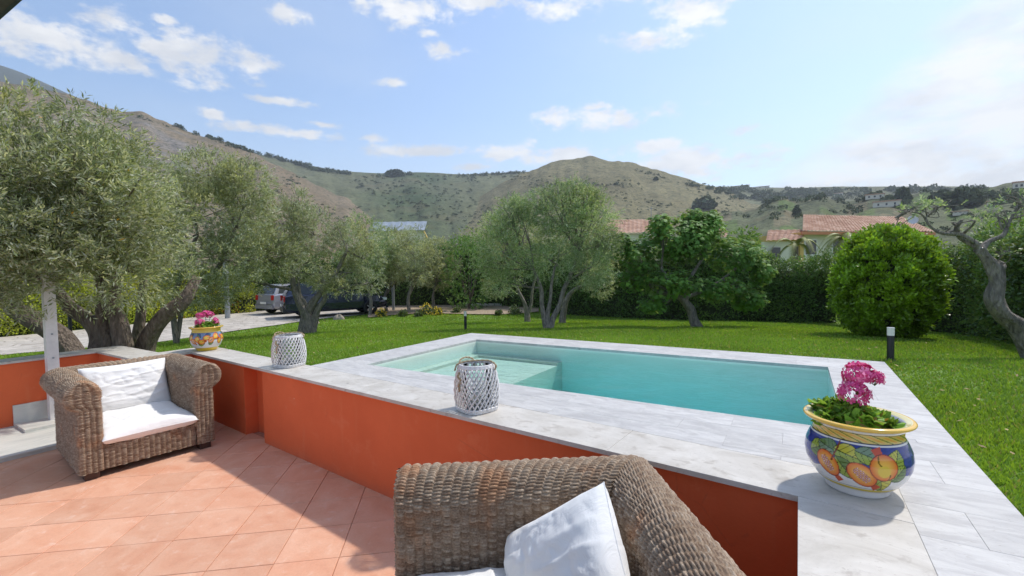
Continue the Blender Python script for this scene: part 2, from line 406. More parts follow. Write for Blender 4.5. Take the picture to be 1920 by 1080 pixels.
# ------------------------------------------------------------------ object helpers
def thing(name, label, cat, loc=(0, 0, 0), rotz=0.0, group=None):
    o = bpy.data.objects.new(name, None); COL.objects.link(o); o.empty_display_size = .1
    o.location = tuple(float(v) for v in loc); o.rotation_euler = (0, 0, rotz)
    o['label'] = label; o['category'] = cat
    if group: o['group'] = group
    return o
def tag(o, label, cat, group=None, kind=None):
    if label: o['label'] = label
    if cat: o['category'] = cat
    if group: o['group'] = group
    if kind: o['kind'] = kind
    return o
def base_of(p):
    b = np.zeros(3)
    while p is not None:
        b += np.array(p.location); p = p.parent
    return b
def set_tint(me, cols, domain='POINT'):
    a = me.color_attributes.new('tint', 'FLOAT_COLOR', domain)
    c = np.ones((len(cols), 4), np.float32); c[:, :cols.shape[1]] = cols
    a.data.foreach_set('color', c.ravel())
def mesh_np(name, V, F, tint=None, smooth=False):
    """V (n,3), F (m,k) with constant k"""
    V = np.ascontiguousarray(V, np.float32); F = np.ascontiguousarray(F, np.int32)
    me = bpy.data.meshes.new(name); me.vertices.add(len(V)); me.vertices.foreach_set('co', V.ravel())
    k = F.shape[1]; me.loops.add(F.size); me.loops.foreach_set('vertex_index', F.ravel())
    me.polygons.add(len(F)); me.polygons.foreach_set('loop_start', np.arange(0, F.size, k, dtype=np.int32))
    if smooth: me.polygons.foreach_set('use_smooth', np.ones(len(F), bool))
    me.update(calc_edges=True); me.validate()
    if tint is not None: set_tint(me, tint)
    return me
def link(name, me, mat, parent=None, local=False, loc=None):
    o = bpy.data.objects.new(name, me); COL.objects.link(o)
    if mat is not None and not me.materials: me.materials.append(mat)
    if parent is not None: o.parent = parent
    if loc is not None: o.location = loc
    return o
def part(name, V, F, mat, parent=None, tint=None, smooth=False, world_space=True):
    V = np.array(V, float)
    if parent is not None and world_space: V = V - base_of(parent)
    if isinstance(F, np.ndarray): me = mesh_np(name, V, F, tint, smooth)
    else:
        me = bpy.data.meshes.new(name); me.from_pydata(V.tolist(), [], [tuple(int(i) for i in f) for f in F]); me.update()
        if smooth:
            for p in me.polygons: p.use_smooth = True
        if tint is not None: set_tint(me, np.array(tint))
    return link(name, me, mat, parent)
class MB:
    """collects solids into one mesh"""
    def __init__(s): s.V = []; s.F = []
    def add(s, V, F):
        n = len(s.V); s.V += [tuple(map(float, v)) for v in V]; s.F += [tuple(int(i)+n for i in f) for f in F]; return s
    def box(s, lo, hi, rot=0.0, piv=None):
        x0, y0, z0 = lo; x1, y1, z1 = hi
        V = [(x0, y0, z0), (x1, y0, z0), (x1, y1, z0), (x0, y1, z0), (x0, y0, z1), (x1, y0, z1), (x1, y1, z1), (x0, y1, z1)]
        if rot:
            px, py = piv if piv else ((x0+x1)/2, (y0+y1)/2); c, q = math.cos(rot), math.sin(rot)
            V = [(px+(x-px)*c-(y-py)*q, py+(x-px)*q+(y-py)*c, z) for x, y, z in V]
        return s.add(V, [(0, 3, 2, 1), (4, 5, 6, 7), (0, 1, 5, 4), (1, 2, 6, 5), (2, 3, 7, 6), (3, 0, 4, 7)])
    def prism(s, poly, z0, z1, bev=0.0):
        n = len(poly)
        a = sum(poly[i][0]*poly[(i+1) % n][1]-poly[(i+1) % n][0]*poly[i][1] for i in range(n))
        if a < 0: poly = poly[::-1]
        if bev > 0:
            cx = sum(p[0] for p in poly)/n; cy = sum(p[1] for p in poly)/n
            ins = []
            for (x, y) in poly:
                d = math.hypot(x-cx, y-cy) or 1; ins.append((x-(x-cx)/d*bev*1.4, y-(y-cy)/d*bev*1.4))
            V = [(x, y, z0) for x, y in poly]+[(x, y, z1-bev) for x, y in poly]+[(x, y, z1) for x, y in ins]
            F = [tuple(range(n-1, -1, -1)), tuple(range(2*n, 3*n))]
            for i in range(n):
                j = (i+1) % n; F += [(i, j, n+j, n+i), (n+i, n+j, 2*n+j, 2*n+i)]
        else:
            V = [(x, y, z0) for x, y in poly]+[(x, y, z1) for x, y in poly]
            F = [tuple(range(n-1, -1, -1)), tuple(range(n, 2*n))]+[(i, (i+1) % n, n+(i+1) % n, n+i) for i in range(n)]
        return s.add(V, F)
    def tube(s, pts, rad, n=10, caps=True, closed=False):
        V, F = tube_geo(pts, rad, n, caps, closed); return s.add(V, F)
    def lathe(s, prof, n=32, c=(0, 0, 0), ph=0):
        V = []; F = []
        for (r, z) in prof:
            for k in range(n):
                a = 2*PI*k/n+ph; V.append((c[0]+r*math.cos(a), c[1]+r*math.sin(a), c[2]+z))
        for i in range(len(prof)-1):
            for k in range(n):
                F.append((i*n+k, i*n+(k+1) % n, (i+1)*n+(k+1) % n, (i+1)*n+k))
        return s.add(V, F)
    def build(s, name, mat, parent=None, smooth=False, world_space=True):
        return part(name, s.V, s.F, mat, parent, None, smooth, world_space)
def tube_geo(pts, rad, n=10, caps=True, closed=False, gnarl=0.0, seed=0):
    P = np.array(pts, float); m = len(P)
    R = np.array(rad, float) if hasattr(rad, '__len__') else np.full(m, float(rad))
    T = np.zeros_like(P)
    if closed:
        for i in range(m): T[i] = P[(i+1) % m]-P[i-1]
    else:
        T[1:-1] = P[2:]-P[:-2]; T[0] = P[1]-P[0]; T[-1] = P[-1]-P[-2]
    T /= np.maximum(np.linalg.norm(T, axis=1), 1e-9)[:, None]
    u = np.cross(T[0], (0, 0, 1.)); 
    if np.linalg.norm(u) < .1: u = np.cross(T[0], (0, 1., 0))
    u /= np.linalg.norm(u); V = []
    ang = np.arange(n)*2*PI/n
    rs = np.random.default_rng(seed); ph = rs.uniform(0, 6.28, 6)
    for i in range(m):
        u = u-T[i]*(u@T[i]); u /= np.linalg.norm(u); v = np.cross(T[i], u)
        r = R[i]*np.ones(n)
        if gnarl > 0:
            s_ = i*.55
            r = r*(1+gnarl*(.5*np.sin(3*ang+ph[0]+s_*.35)+.35*np.sin(5*ang+ph[1]-s_*.5)+.3*np.sin(2*ang+ph[2]+s_)+.3*np.sin(8*ang+ph[3]+s_*.2)))
        V.append(P[i]+np.outer(np.cos(ang)*r, u)+np.outer(np.sin(ang)*r, v))
    V = np.concatenate(V); F = []
    for i in range(m if closed else m-1):
        j = (i+1) % m
        for k in range(n): F.append((i*n+k, i*n+(k+1) % n, j*n+(k+1) % n, j*n+k))
    if caps and not closed:
        F.append(tuple(range(n-1, -1, -1))); F.append(tuple(range((m-1)*n, m*n)))
    return V, F
def spline(pts, k=5):
    P = [np.array(p, float) for p in pts]; P = [2*P[0]-P[1]]+P+[2*P[-1]-P[-2]]; out = []
    for i in range(1, len(P)-2):
        for j in range(k):
            t = j/k
            out.append(.5*((2*P[i])+(-P[i-1]+P[i+1])*t+(2*P[i-1]-5*P[i]+4*P[i+1]-P[i+2])*t*t+(-P[i-1]+3*P[i]-3*P[i+1]+P[i+2])*t**3))
    out.append(P[-2]); return np.array(out)
def clip_poly(poly, a, b, c):
    """keep a*x+b*y<=c"""
    out = []
    for i in range(len(poly)):
        p, q = poly[i], poly[(i+1) % len(poly)]; dp = a*p[0]+b*p[1]-c; dq = a*q[0]+b*q[1]-c
        if dp <= 0: out.append(p)
        if dp*dq < 0:
            t = dp/(dp-dq); out.append((p[0]+(q[0]-p[0])*t, p[1]+(q[1]-p[1])*t))
    return out
def area(poly):
    return abs(sum(poly[i][0]*poly[(i+1) % len(poly)][1]-poly[(i+1) % len(poly)][0]*poly[i][1] for i in range(len(poly))))/2
# value noise, vectorised
_perm = np.random.default_rng(3).random(65536).astype(np.float32)
def vnoise(P, scale=1.0, octaves=4, seed=0):
    P = np.asarray(P, float)*scale
    tot = np.zeros(len(P)); amp = 1.0; s = 0.0
    for o in range(octaves):
        Q = P*(2**o)+seed*17.3+o*5.1; I = np.floor(Q).astype(np.int64); f = Q-I; f = f*f*(3-2*f)
        def h(dx, dy, dz=0):
            k = (I[:, 0]+dx)*73856093 ^ (I[:, 1]+dy)*19349663 ^ ((I[:, 2]+dz)*83492791 if P.shape[1] > 2 else 0)
            return _perm[k & 65535]
        if P.shape[1] > 2:
            v = 0
            for dz in (0, 1):
                a = h(0, 0, dz)*(1-f[:, 0])+h(1, 0, dz)*f[:, 0]; b = h(0, 1, dz)*(1-f[:, 0])+h(1, 1, dz)*f[:, 0]
                v = v+(a*(1-f[:, 1])+b*f[:, 1])*(f[:, 2] if dz else 1-f[:, 2])
        else:
            a = h(0, 0)*(1-f[:, 0])+h(1, 0)*f[:, 0]; b = h(0, 1)*(1-f[:, 0])+h(1, 1)*f[:, 0]
            v = a*(1-f[:, 1])+b*f[:, 1]
        tot += v*amp; s += amp; amp *= .5
    return tot/s
def vn(P): return P/np.maximum(np.linalg.norm(P, axis=-1, keepdims=True), 1e-9)
def rand_dir(n): return vn(rng.normal(size=(n, 3)))

# ------------------------------------------------------------------ ground
FLOOR = -.89
def gz(x, y):
    u = np.hypot(x, y); return -.035-.075*np.clip(u-6.8, 0, 11.2)+.0*u
def ghit(px, py):
    r = ray(px, py); us = np.arange(2, 75, .02); t = us/math.hypot(r[0], r[1]); z = EYE+r[2]*t
    g = gz(r[0]*t, r[1]*t); i = np.argmax(z <= g) if (z <= g).any() else len(us)-1
    return np.array([r[0]*t[i], r[1]*t[i], g[i]])
def rise(px, base):
    """world z at the vertical above base seen on pixel row py"""
    return lambda py: EYE+ray(px, py)[2]*math.hypot(base[0], base[1])/math.hypot(*ray(px, py)[:2])
WS = -.079                       # slope of the terrace wall against the pool
def wy(x): return 2.42+WS*(x-.02)
PX0, PX1, PY0, PY1 = -4.28, .26, 3.56, 5.72
DX0, DX1, DY1 = -4.82, .79, 6.29
JX, LY, LX = -7.35, 2.36, -8.72  # jog of the left wall, its near line, its far line

def lines(lo, hi, c0, c1, fine, grow=1.14):
    L = list(np.arange(c0, c1+1e-6, fine)); s = fine; x = c0
    while x > lo: s = min(s*grow, 2.5); x -= s; L.insert(0, x)
    s = fine; x = c1
    while x < hi: s = min(s*grow, 2.5); x += s; L.append(x)
    return np.array(L)
gx = lines(-72, 62, -9.6, 1.0, .1325); gy = lines(-12, 72, -1.5, 6.9, .14)
GX, GY = np.meshgrid(gx, gy, indexing='ij'); GZ = gz(GX, GY)+.03*(vnoise(np.c_[GX.ravel(), GY.ravel()], .7, 3).reshape(GX.shape)-.5)*(np.hypot(GX, GY) > 7)
nx, ny = GX.shape
idx = np.arange(nx*ny).reshape(nx, ny)
q = np.stack([idx[:-1, :-1], idx[1:, :-1], idx[1:, 1:], idx[:-1, 1:]], -1).reshape(-1, 4)
cx = (GX[:-1, :-1]+GX[1:, 1:]).ravel()/2; cy = (GY[:-1, :-1]+GY[1:, 1:]).ravel()/2
def in_terrace(x, y, m=.0):
    a = (x < .40-m) & (x > JX+.0+m) & (y < wy(x)+.40-m)
    b = (x <= JX+.3) & (x > LX-.30+m) & (y < LY+.30-m)
    c = (x <= LX) & (x > LX-.30+m) & (y < LY+.30-m)
    return a | b | c | ((y < -.5) & (x < .8) & (x > LX))
def in_deck(x, y, m=0.):
    return (x > DX0+m) & (x < DX1-m) & (y < DY1-m) & (y > wy(x)+.2) | ((x > .3) & (x < DX1-m) & (y <= 3))
keep = ~(in_terrace(cx, cy, .20) | in_deck(cx, cy, .20))
part('lawn', np.c_[GX.ravel(), GY.ravel(), GZ.ravel()], q[keep], MAT['ground'], smooth=True)['kind'] = 'structure'

# grass blades
N = 520000
u = np.exp(rng.uniform(math.log(2.2), math.log(27), N)); a = rng.uniform(YAW-1.0, YAW+.98, N)
x = u*np.sin(a); y = u*np.cos(a)
DR_NEAR = [(-160, 690), (0, 668), (150, 655), (280, 645), (400, 628), (530, 609), (590, 600), (690, 590), (760, 583)]
DR_FAR = [(-160, 650), (0, 634), (150, 620), (280, 606), (400, 592), (530, 580), (590, 577), (690, 576), (760, 575)]
drn = np.array([ghit(*p) for p in DR_NEAR]); drf = np.array([ghit(*p) for p in DR_FAR])
# angle/dist test for the driveway
an = np.arctan2(drn[:, 0], drn[:, 1]); un = np.hypot(drn[:, 0], drn[:, 1])
ok = ~(in_terrace(x, y, -.0) | in_deck(x, y, -.004)) & ~((u > np.interp(a, an, un)-.05) & (a < an[-1]))
ok &= ~((x > -8.9) & (x < -7) & (y < 2.7))
x, y, u = x[ok], y[ok], u[ok]; n = len(x)
h = rng.uniform(.022, .050, n)*(1+.5*(vnoise(np.c_[x, y], 1.3, 3)-.5)*2)*np.clip(.75+u*.03, .8, 1.4)
wd = .0035+.0011*u*rng.uniform(.7, 1.3, n)
th = rng.uniform(0, 2*PI, n); le = rng.uniform(0, 2*PI, n); la = rng.uniform(.1, .9, n)*h
z = gz(x, y)-.004
b0 = np.c_[x-np.cos(th)*wd, y-np.sin(th)*wd, z]; b1 = np.c_[x+np.cos(th)*wd, y+np.sin(th)*wd, z]
tp = np.c_[x+np.cos(le)*la, y+np.sin(le)*la, z+h]
V = np.stack([b0, b1, tp], 1).reshape(-1, 3)
tn = np.c_[np.clip(.5*vnoise(np.c_[x, y], .8, 4)+.25+rng.uniform(-.25, .25, n), 0, 1), np.clip((vnoise(np.c_[x, y], .5, 3, 4)-.42)*2.2, 0, 1)+rng.uniform(0, .3, n), rng.random(n)]
o = part('grass', V, np.arange(len(V)).reshape(-1, 3), MAT['grassblade'], tint=np.repeat(tn, 3, 0)); o['kind'] = 'stuff'

# fallen leaves scattered over the grass
n = 620; u = np.exp(rng.uniform(math.log(2.4), math.log(16), n)); a = rng.uniform(YAW-.9, YAW+.95, n); x = u*np.sin(a); y = u*np.cos(a)
ok = ~(in_terrace(x, y, -.05) | in_deck(x, y, -.05)); x, y, u = x[ok], y[ok], u[ok]; n = len(x)
P = np.c_[x, y, gz(x, y)+rng.uniform(.02, .045, n)]; D = vn(rng.normal(size=(n, 3))*np.array((1, 1, .25))); Nn = vn(rng.normal(size=(n, 3))*.4+np.array((0, 0, 1.)))
S = vn(np.cross(D, Nn)); V = np.stack([P, P+D*.022+S*.010, P+D*.045, P+D*.022-S*.010], 1).reshape(-1, 3)
part('fallen_leaves', V, np.arange(len(V)).reshape(-1, 4), simple('dry_leaf', (.34, .24, .10), .8, var=.5, scale=2))['kind'] = 'stuff'

# driveway
def strip(A, B, k, lift=.012):
    A = spline(A, 5); B = spline(B, 5); V = []; F = []
    for i in range(len(A)):
        for j in range(k+1):
            p = A[i]+(B[i]-A[i])*j/k; V.append((p[0], p[1], gz(p[0], p[1])+lift))
    for i in range(len(A)-1):
        for j in range(k):
            s = i*(k+1)+j; F.append((s, s+1, s+k+2, s+k+1))
    return V, F
V, F = strip(drn, drf, 8, .03); part('driveway', V, F, MAT['drive'], smooth=True)['kind'] = 'structure'

# sandy bed in front of the back hedge
sn = [ghit(*p) for p in [(690, 597), (740, 592), (800, 589), (900, 591), (960, 590), (1010, 586)]]
sf = [ghit(*p) for p in [(690, 576), (740, 574), (800, 572), (900, 571), (960, 571), (1010, 573)]]
V, F = strip(sn, sf, 4, .05); part('dry_soil_bed', V, F, MAT['soil'], smooth=True)['kind'] = 'structure'

# ------------------------------------------------------------------ hills
azs = np.linspace(YAW-1.35, YAW+1.25, 760)
def prof(pts):
    A = []; E = []
    for px, py in pts:
        r = ray(px, py); A.append(math.atan2(r[0], r[1])); E.append(r[2]/math.hypot(r[0], r[1]))
    o = np.argsort(A); e = np.interp(azs, np.array(A)[o], np.array(E)[o]); return np.convolve(np.pad(e, 8, 'edge'), np.ones(17)/17, 'valid')
L_far = prof([(-900, -60), (-400, 40), (0, 118), (40, 135), (80, 152), (150, 186), (210, 212), (300, 265), (420, 330), (520, 380), (700, 470), (2600, 560)])
L_left = prof([(-900, 60), (-300, 110), (0, 150), (80, 165), (150, 190), (200, 206), (250, 213), (330, 233), (420, 267), (500, 296), (560, 330), (620, 360), (670, 384), (710, 398), (730, 470), (760, 530), (2600, 560)])
L_back = prof([(-900, 300), (250, 262), (400, 268), (520, 297), (580, 312), (660, 322), (720, 326), (800, 322), (860, 327), (920, 325), (980, 321), (1050, 322), (1130, 330), (1230, 345), (1340, 350), (1420, 350), (1480, 353), (1560, 349), (1640, 350), (1740, 349), (1830, 350), (1900, 352), (2100, 350), (2600, 360)])
L_sum = prof([(-900, 560), (700, 560), (790, 470), (860, 400), (920, 355), (970, 325), (1030, 307), (1060, 299), (1085, 297), (1140, 297), (1170, 303), (1205, 312), (1250, 328), (1290, 341), (1340, 352), (1400, 375), (1500, 410), (1600, 480), (2600, 560)])
L_low = prof([(-900, 560), (1150, 470), (1250, 430), (1340, 402), (1420, 385), (1500, 380), (1600, 374), (1700, 366), (1800, 358), (1880, 352), (2000, 345), (2300, 340), (2600, 345)])
rad = np.concatenate([np.linspace(66, 300, 34), np.linspace(310, 1000, 150), np.linspace(1010, 1500, 50), np.linspace(1540, 3200, 50)])
AZ, RD = np.meshgrid(azs, rad, indexing='ij')
def layer(L, r0, R, pw, drop=.25):
    top = EYE+L[:, None]*R
    t = np.clip((RD-r0)/(R-r0), 0, 1)
    up = -2.2+(top+2.2)*(t**pw)
    back = top-(RD-R)*drop
    return np.where(RD <= R, up, back)
layers = [layer(L_far, 1500, 2900, 1.0), layer(L_left, 250, 900, 1.15), layer(L_back, 420, 1350, 1.1, .3), layer(L_sum, 300, 950, 1.25, .35), layer(L_low, 110, 560, 1.2, .12)]
XX = RD*np.sin(AZ); YY = RD*np.cos(AZ)
st = np.stack(layers); which = st.argmax(0); Z = st.max(0)
P2 = np.c_[XX.ravel(), YY.ravel()]
nse = (vnoise(P2, 1/90., 5).reshape(Z.shape)-.5); nr = vnoise(P2, 1/28., 4, 3).reshape(Z.shape)-.5
gully = vnoise(np.c_[AZ.ravel()*26, RD.ravel()/420.], 1, 3, 7).reshape(Z.shape)-.5
hf = np.clip((Z+2)/60, 0, 1)
Z = Z+hf*(nse*14+nr*4+gully*16)*np.clip(1-(RD > 2000)*.5, 0, 1)*np.clip((Z.max(1, keepdims=True)-Z+4)/35, .04, 1)
Z = np.maximum(Z, -2.2)
cols = np.array([(.065, .075, .062), (.235, .185, .125), (.165, .172, .098), (.225, .20, .108), (.145, .158, .086)])
tc_ = cols[which]
big = vnoise(P2, 1/150., 4, 9).reshape(Z.shape)
tc_ = tc_*(1+.5*(big-.5))[..., None]
pxl = lambda px: math.atan2(ray(px, 350)[0], ray(px, 350)[1])
# green scrub in the basin between the spur and the summit; rocky grey scree on the left spur
wts = (which == 2)*np.exp(-((AZ-pxl(770))/.10)**2)*np.clip(big*2.4-.6, 0, 1)
tc_ = tc_*(1-wts[..., None])+np.array((.070, .105, .045))*wts[..., None]
wts = (which == 1)*np.exp(-((AZ-pxl(290))/.10)**2)*np.clip(vnoise(P2, 1/45., 4, 12).reshape(Z.shape)*3-1.1, 0, 1)*(RD > 560)*(RD < 860)
tc_ = tc_*(1-wts[..., None])+np.array((.23, .215, .21))*wts[..., None]
wts = (which == 1)*np.clip((AZ-pxl(420))/.1, 0, 1)*np.clip(vnoise(P2, 1/120., 3, 15).reshape(Z.shape)*2.6-.8, 0, 1)
tc_ = tc_*(1-wts[..., None])+np.array((.235, .165, .105))*wts[..., None]
# fields and terraces on the low ridge
cell = np.floor(AZ*38+np.floor(RD/75)*.37)*7+np.floor(RD/75)*13
fr_ = _perm[(cell.astype(np.int64)*7919) & 65535]
wts = ((which == 4) | (Z < 6))*(fr_ > .60)*.75
fc = np.where((fr_ > .8)[..., None], np.array((.24, .20, .12)), np.array((.125, .185, .05)))
tc_ = tc_*(1-wts[..., None])+fc*wts[..., None]
na, nrd = Z.shape; idx = np.arange(na*nrd).reshape(na, nrd)
q = np.stack([idx[:-1, :-1], idx[:-1, 1:], idx[1:, 1:], idx[1:, :-1]], -1).reshape(-1, 4)
o = part('hills', np.c_[XX.ravel(), YY.ravel(), Z.ravel()], q[:, ::-1].copy(), MAT['hill'], tint=tc_.reshape(-1, 3), smooth=True); o['kind'] = 'structure'
def hz_at(a, r):
    i = int(np.clip(np.searchsorted(azs, a), 0, na-1)); j = int(np.clip(np.searchsorted(rad, r), 0, nrd-1)); return Z[i, j]

# ------------------------------------------------------------------ foliage makers
def leaf_quads(P, D, Nn, L, W, fold=.0):
    """rhombic leaves at P, along D, normal Nn"""
    S = vn(np.cross(D, Nn)); n = len(P)
    L = np.broadcast_to(L, n)[:, None]; W = np.broadcast_to(W, n)[:, None]
    a = P; b = P+D*L*.5+S*W*.5; c = P+D*L-vn(Nn)*L*.06; d = P+D*L*.5-S*W*.5
    return np.stack([a, b, c, d], 1).reshape(-1, 3)
def build_leaves(name, V, k, mat, parent, tn):
    o = part(name, V, np.arange(len(V)).reshape(-1, k), mat, parent, tint=np.repeat(tn, k, 0)); return o
def crown_leaves(lobes, n, L, W, per=11, droop=.15, fill=.45, spread=.6, twig=.16, gaps=.40, seed=0, rough=.28):
    """sprigs spread through ellipsoidal lobes, thinned by noise so that gaps show"""
    lob = [(np.array(c, float), np.array(r if hasattr(r, '__len__') else (r, r, r), float)) for c, r in lobes]
    vol = np.array([r[0]*r[1]+r[0]*r[2]+r[1]*r[2] for c, r in lob]); vol = vol/vol.sum()
    ns = int(n/per*2.2); k = rng.choice(len(lob), ns, p=vol)
    C = np.array([l[0] for l in lob])[k]; R = np.array([l[1] for l in lob])[k]
    d = rand_dir(ns); rr = (1-fill*rng.random(ns)**1.4)
    rr = rr*(1+rough*(vnoise(d*1.0+C, 2.3, 3, seed)-.5)*2)
    P = C+d*R*rr[:, None]
    g = vnoise(P, 1.6/max(twig*4, .35), 3, seed+3)
    keep = g > gaps
    P, d = P[keep], d[keep]; P = P[:int(n/per)]; d = d[:len(P)]; m_ = len(P)
    D = vn(d+np.array((0, 0, .35))+rand_dir(m_)*.75)
    t = np.tile(np.linspace(0, 1, per), m_)
    PP = np.repeat(P, per, 0); DD = np.repeat(D, per, 0); tw = twig*rng.uniform(.6, 1.3, m_); TW = np.repeat(tw, per)
    pos = PP+DD*(t*TW)[:, None]+np.array((0, 0, -1.))*(t**2*TW*droop)[:, None]
    side = vn(np.cross(DD, rand_dir(m_).repeat(per, 0))); side *= np.tile(np.where(np.arange(per) % 2, 1, -1), m_)[:, None]
    ld = vn(DD*.75+side*spread+rand_dir(len(pos))*.30); nn = vn(np.cross(ld, rand_dir(len(pos))))
    Ls = L*rng.uniform(.6, 1.2, len(pos)); Ws = W*rng.uniform(.8, 1.2, len(pos))
    V = leaf_quads(pos, ld, nn, Ls, Ws)
    tone = np.repeat(np.clip(.5+.9*(vnoise(P, 1.8, 2, seed+5)-.5)+rng.uniform(-.12, .12, m_), 0, 1), per)
    young = np.repeat(np.clip((vnoise(P, 1.1, 2, seed+8)-.45)*2, 0, 1), per)
    tn = np.c_[np.clip(tone+rng.uniform(-.25, .25, len(pos)), 0, 1), np.clip(young+rng.uniform(-.2, .3, len(pos)), 0, 1), np.repeat(rng.random(m_)**1.0, per)*.5+rng.random(len(pos))*.5]
    return V, tn, P
def branch_mesh(limbs, lobes, tips=6, n=8, gnarl=.12, seed=1):
    V = []; F = []
    def add(v, f):
        k = sum(len(a) for a in V); V.append(v); F.extend([tuple(i+k for i in ff) for ff in f])
    ends = []
    for (pts, rr) in limbs:
        P = spline(pts, 6); R = np.interp(np.linspace(0, 1, len(P)), np.linspace(0, 1, len(rr)), rr)
        v, f = tube_geo(P, R, 14 if max(rr) > .1 else n, True, gnarl=gnarl if max(rr) > .03 else 0, seed=seed+len(V)); add(v, f); ends.append((P[-1], R[-1])); 
        if len(P) > 8: ends.append((P[int(len(P)*.72)], R[int(len(P)*.72)]*.7))
    rs = np.random.default_rng(seed)
    for c, r in lobes:
        c = np.array(c, float); r = np.array(r if hasattr(r, '__len__') else (r, r, r), float)
        e = min(ends, key=lambda q_: np.linalg.norm(q_[0]-c)+.6*max(0, q_[0][2]-c[2]))
        r0 = max(min(e[1]*.75, .05), .012)
        mid = (e[0]+c)/2+rs.normal(size=3)*.08+np.array((0, 0, -.06))
        P = spline([e[0], mid, c], 4); v, f = tube_geo(P, np.linspace(r0, r0*.5, len(P)), 6); add(v, f)
        for k in range(tips):
            d = vn(rs.normal(size=3)+np.array((0, 0, .5))); q_ = c+d*r*.92
            s_ = P[rs.integers(3, len(P))]; mid = (s_+q_)/2+rs.normal(size=3)*.06
            Q = spline([s_, mid, q_], 3); v, f = tube_geo(Q, np.linspace(r0*.45, .004, len(Q)), 5); add(v, f)
    return np.concatenate(V), F
def tree(name, label, cat, base, limbs, lobes, nleaf, L, W, leafmat, barkmat, group=None, seed=1, gnarl=.14, **kw):
    t = thing(name, label, cat, base, 0, group)
    V, F = branch_mesh(limbs, lobes, seed=seed, gnarl=gnarl); part('trunk', V, F, barkmat, t, smooth=True)
    V, tn, P = crown_leaves(lobes, nleaf, L, W, seed=seed, **kw); build_leaves('crown', V, 4, leafmat, t, tn)
    return t

# ------------------------------------------------------------------ far vegetation on the hills
def blob_tree(P, hts, wds, nl=46, flat=1.0):
    """clumps of leaf faces standing at P"""
    m_ = len(P); d = rand_dir(m_*nl); d[:, 2] = np.abs(d[:, 2])*1.0
    rr = rng.uniform(.55, 1.05, m_*nl)
    H = np.repeat(hts, nl); Wd = np.repeat(wds, nl)
    C = np.repeat(P, nl, 0)
    pos = C+np.c_[d[:, 0]*Wd*.5*rr, d[:, 1]*Wd*.5*rr, H*(.12+.80*d[:, 2]*rr)]
    s = Wd*.20; D = rand_dir(len(pos)); Nn = rand_dir(len(pos))
    return leaf_quads(pos-D*s[:, None]*.5, D, Nn, s*1.2, s), nl
def scatter_px(lst, rfun):
    out = []
    for (px, py) in lst:
        a = azel(px, py)[0]; out.append((a, rfun(px)))
    return out
def on_terrain(a, r):
    return np.array([r*math.sin(a), r*math.cos(a), hz_at(a, r)])
def terrain_hit(px, py):
    r_ = ray(px, py); a = math.atan2(r_[0], r_[1]); i = int(np.clip(np.searchsorted(azs, a), 0, na-1)); s = r_[2]/math.hypot(r_[0], r_[1])
    zz = EYE+s*rad; w_ = np.nonzero(Z[i] >= zz)[0]
    w_ = w_[w_ > 2]
    j = w_[0] if len(w_) else nrd-1; 
    return np.array([rad[j]*math.sin(a), rad[j]*math.cos(a), Z[i, j]]), rad[j]
# ridge woods and scattered scrub: uncountable
PT = []; HT = []; WT = []
def add_ft(px, py, h_px, w_px):
    p, r_ = terrain_hit(px, py); s = r_/FOC*.9
    PT.append(p-np.array((0, 0, h_px*s*.1))); HT.append(h_px*s); WT.append(w_px*s)
rs = np.random.default_rng(11)
for (x0, y0, x1, y1, n_, h0, h1) in [(255, 216, 420, 268, 16, 3, 7), (330, 236, 585, 313, 130, 5, 9), (420, 268, 600, 318, 60, 6, 10), (585, 316, 662, 324, 34, 6, 10),
                                     (708, 328, 768, 326, 30, 8, 13), (768, 327, 850, 328, 10, 3, 7), (850, 329, 985, 321, 60, 4, 8), (1190, 316, 1250, 332, 14, 4, 7),
                                     (1285, 344, 1335, 352, 18, 5, 10), (1375, 352, 1412, 352, 18, 6, 10), (1500, 354, 1920, 353, 34, 2, 6), (1690, 353, 1860, 353, 26, 5, 10), (1030, 345, 1190, 345, 24, 4, 8)]:
    for i in range(n_):
        t_ = rs.random(); px = x0+(x1-x0)*t_; py = y0+(y1-y0)*t_+rs.uniform(0, 3.5)
        h_ = rs.uniform(h0, h1); add_ft(px, py+2, h_, h_*rs.uniform(.9, 1.7))
for i in range(900):
    px = rs.uniform(1340, 1960); py = 356+abs(rs.normal())*26
    if py > 440: continue
    dens = vnoise(np.array([[px/46, py/14]]), 1, 3, 5)[0]
    if dens > .47: h_ = rs.uniform(4, 10); add_ft(px, py, h_, h_*rs.uniform(1.1, 2.3))
for i in range(2800):
    px = rs.uniform(250, 1400); py = rs.uniform(330, 430)
    dens = vnoise(np.array([[px/60, py/24]]), 1, 3, 8)[0]
    if dens > .48: h_ = rs.uniform(1.2, 4.2); add_ft(px, py, h_, h_*rs.uniform(1.2, 2.6))
V, nl = blob_tree(np.array(PT), np.array(HT), np.array(WT), 34)
mt = len(PT); tn = np.c_[np.repeat(rng.random(mt), nl)*.6+rng.random(mt*nl)*.4, rng.random(mt*nl)*.5, rng.random(mt*nl)*.4]
o = build_leaves('far_woods', V, 4, MAT['farleaf'], None, tn); o['kind'] = 'stuff'
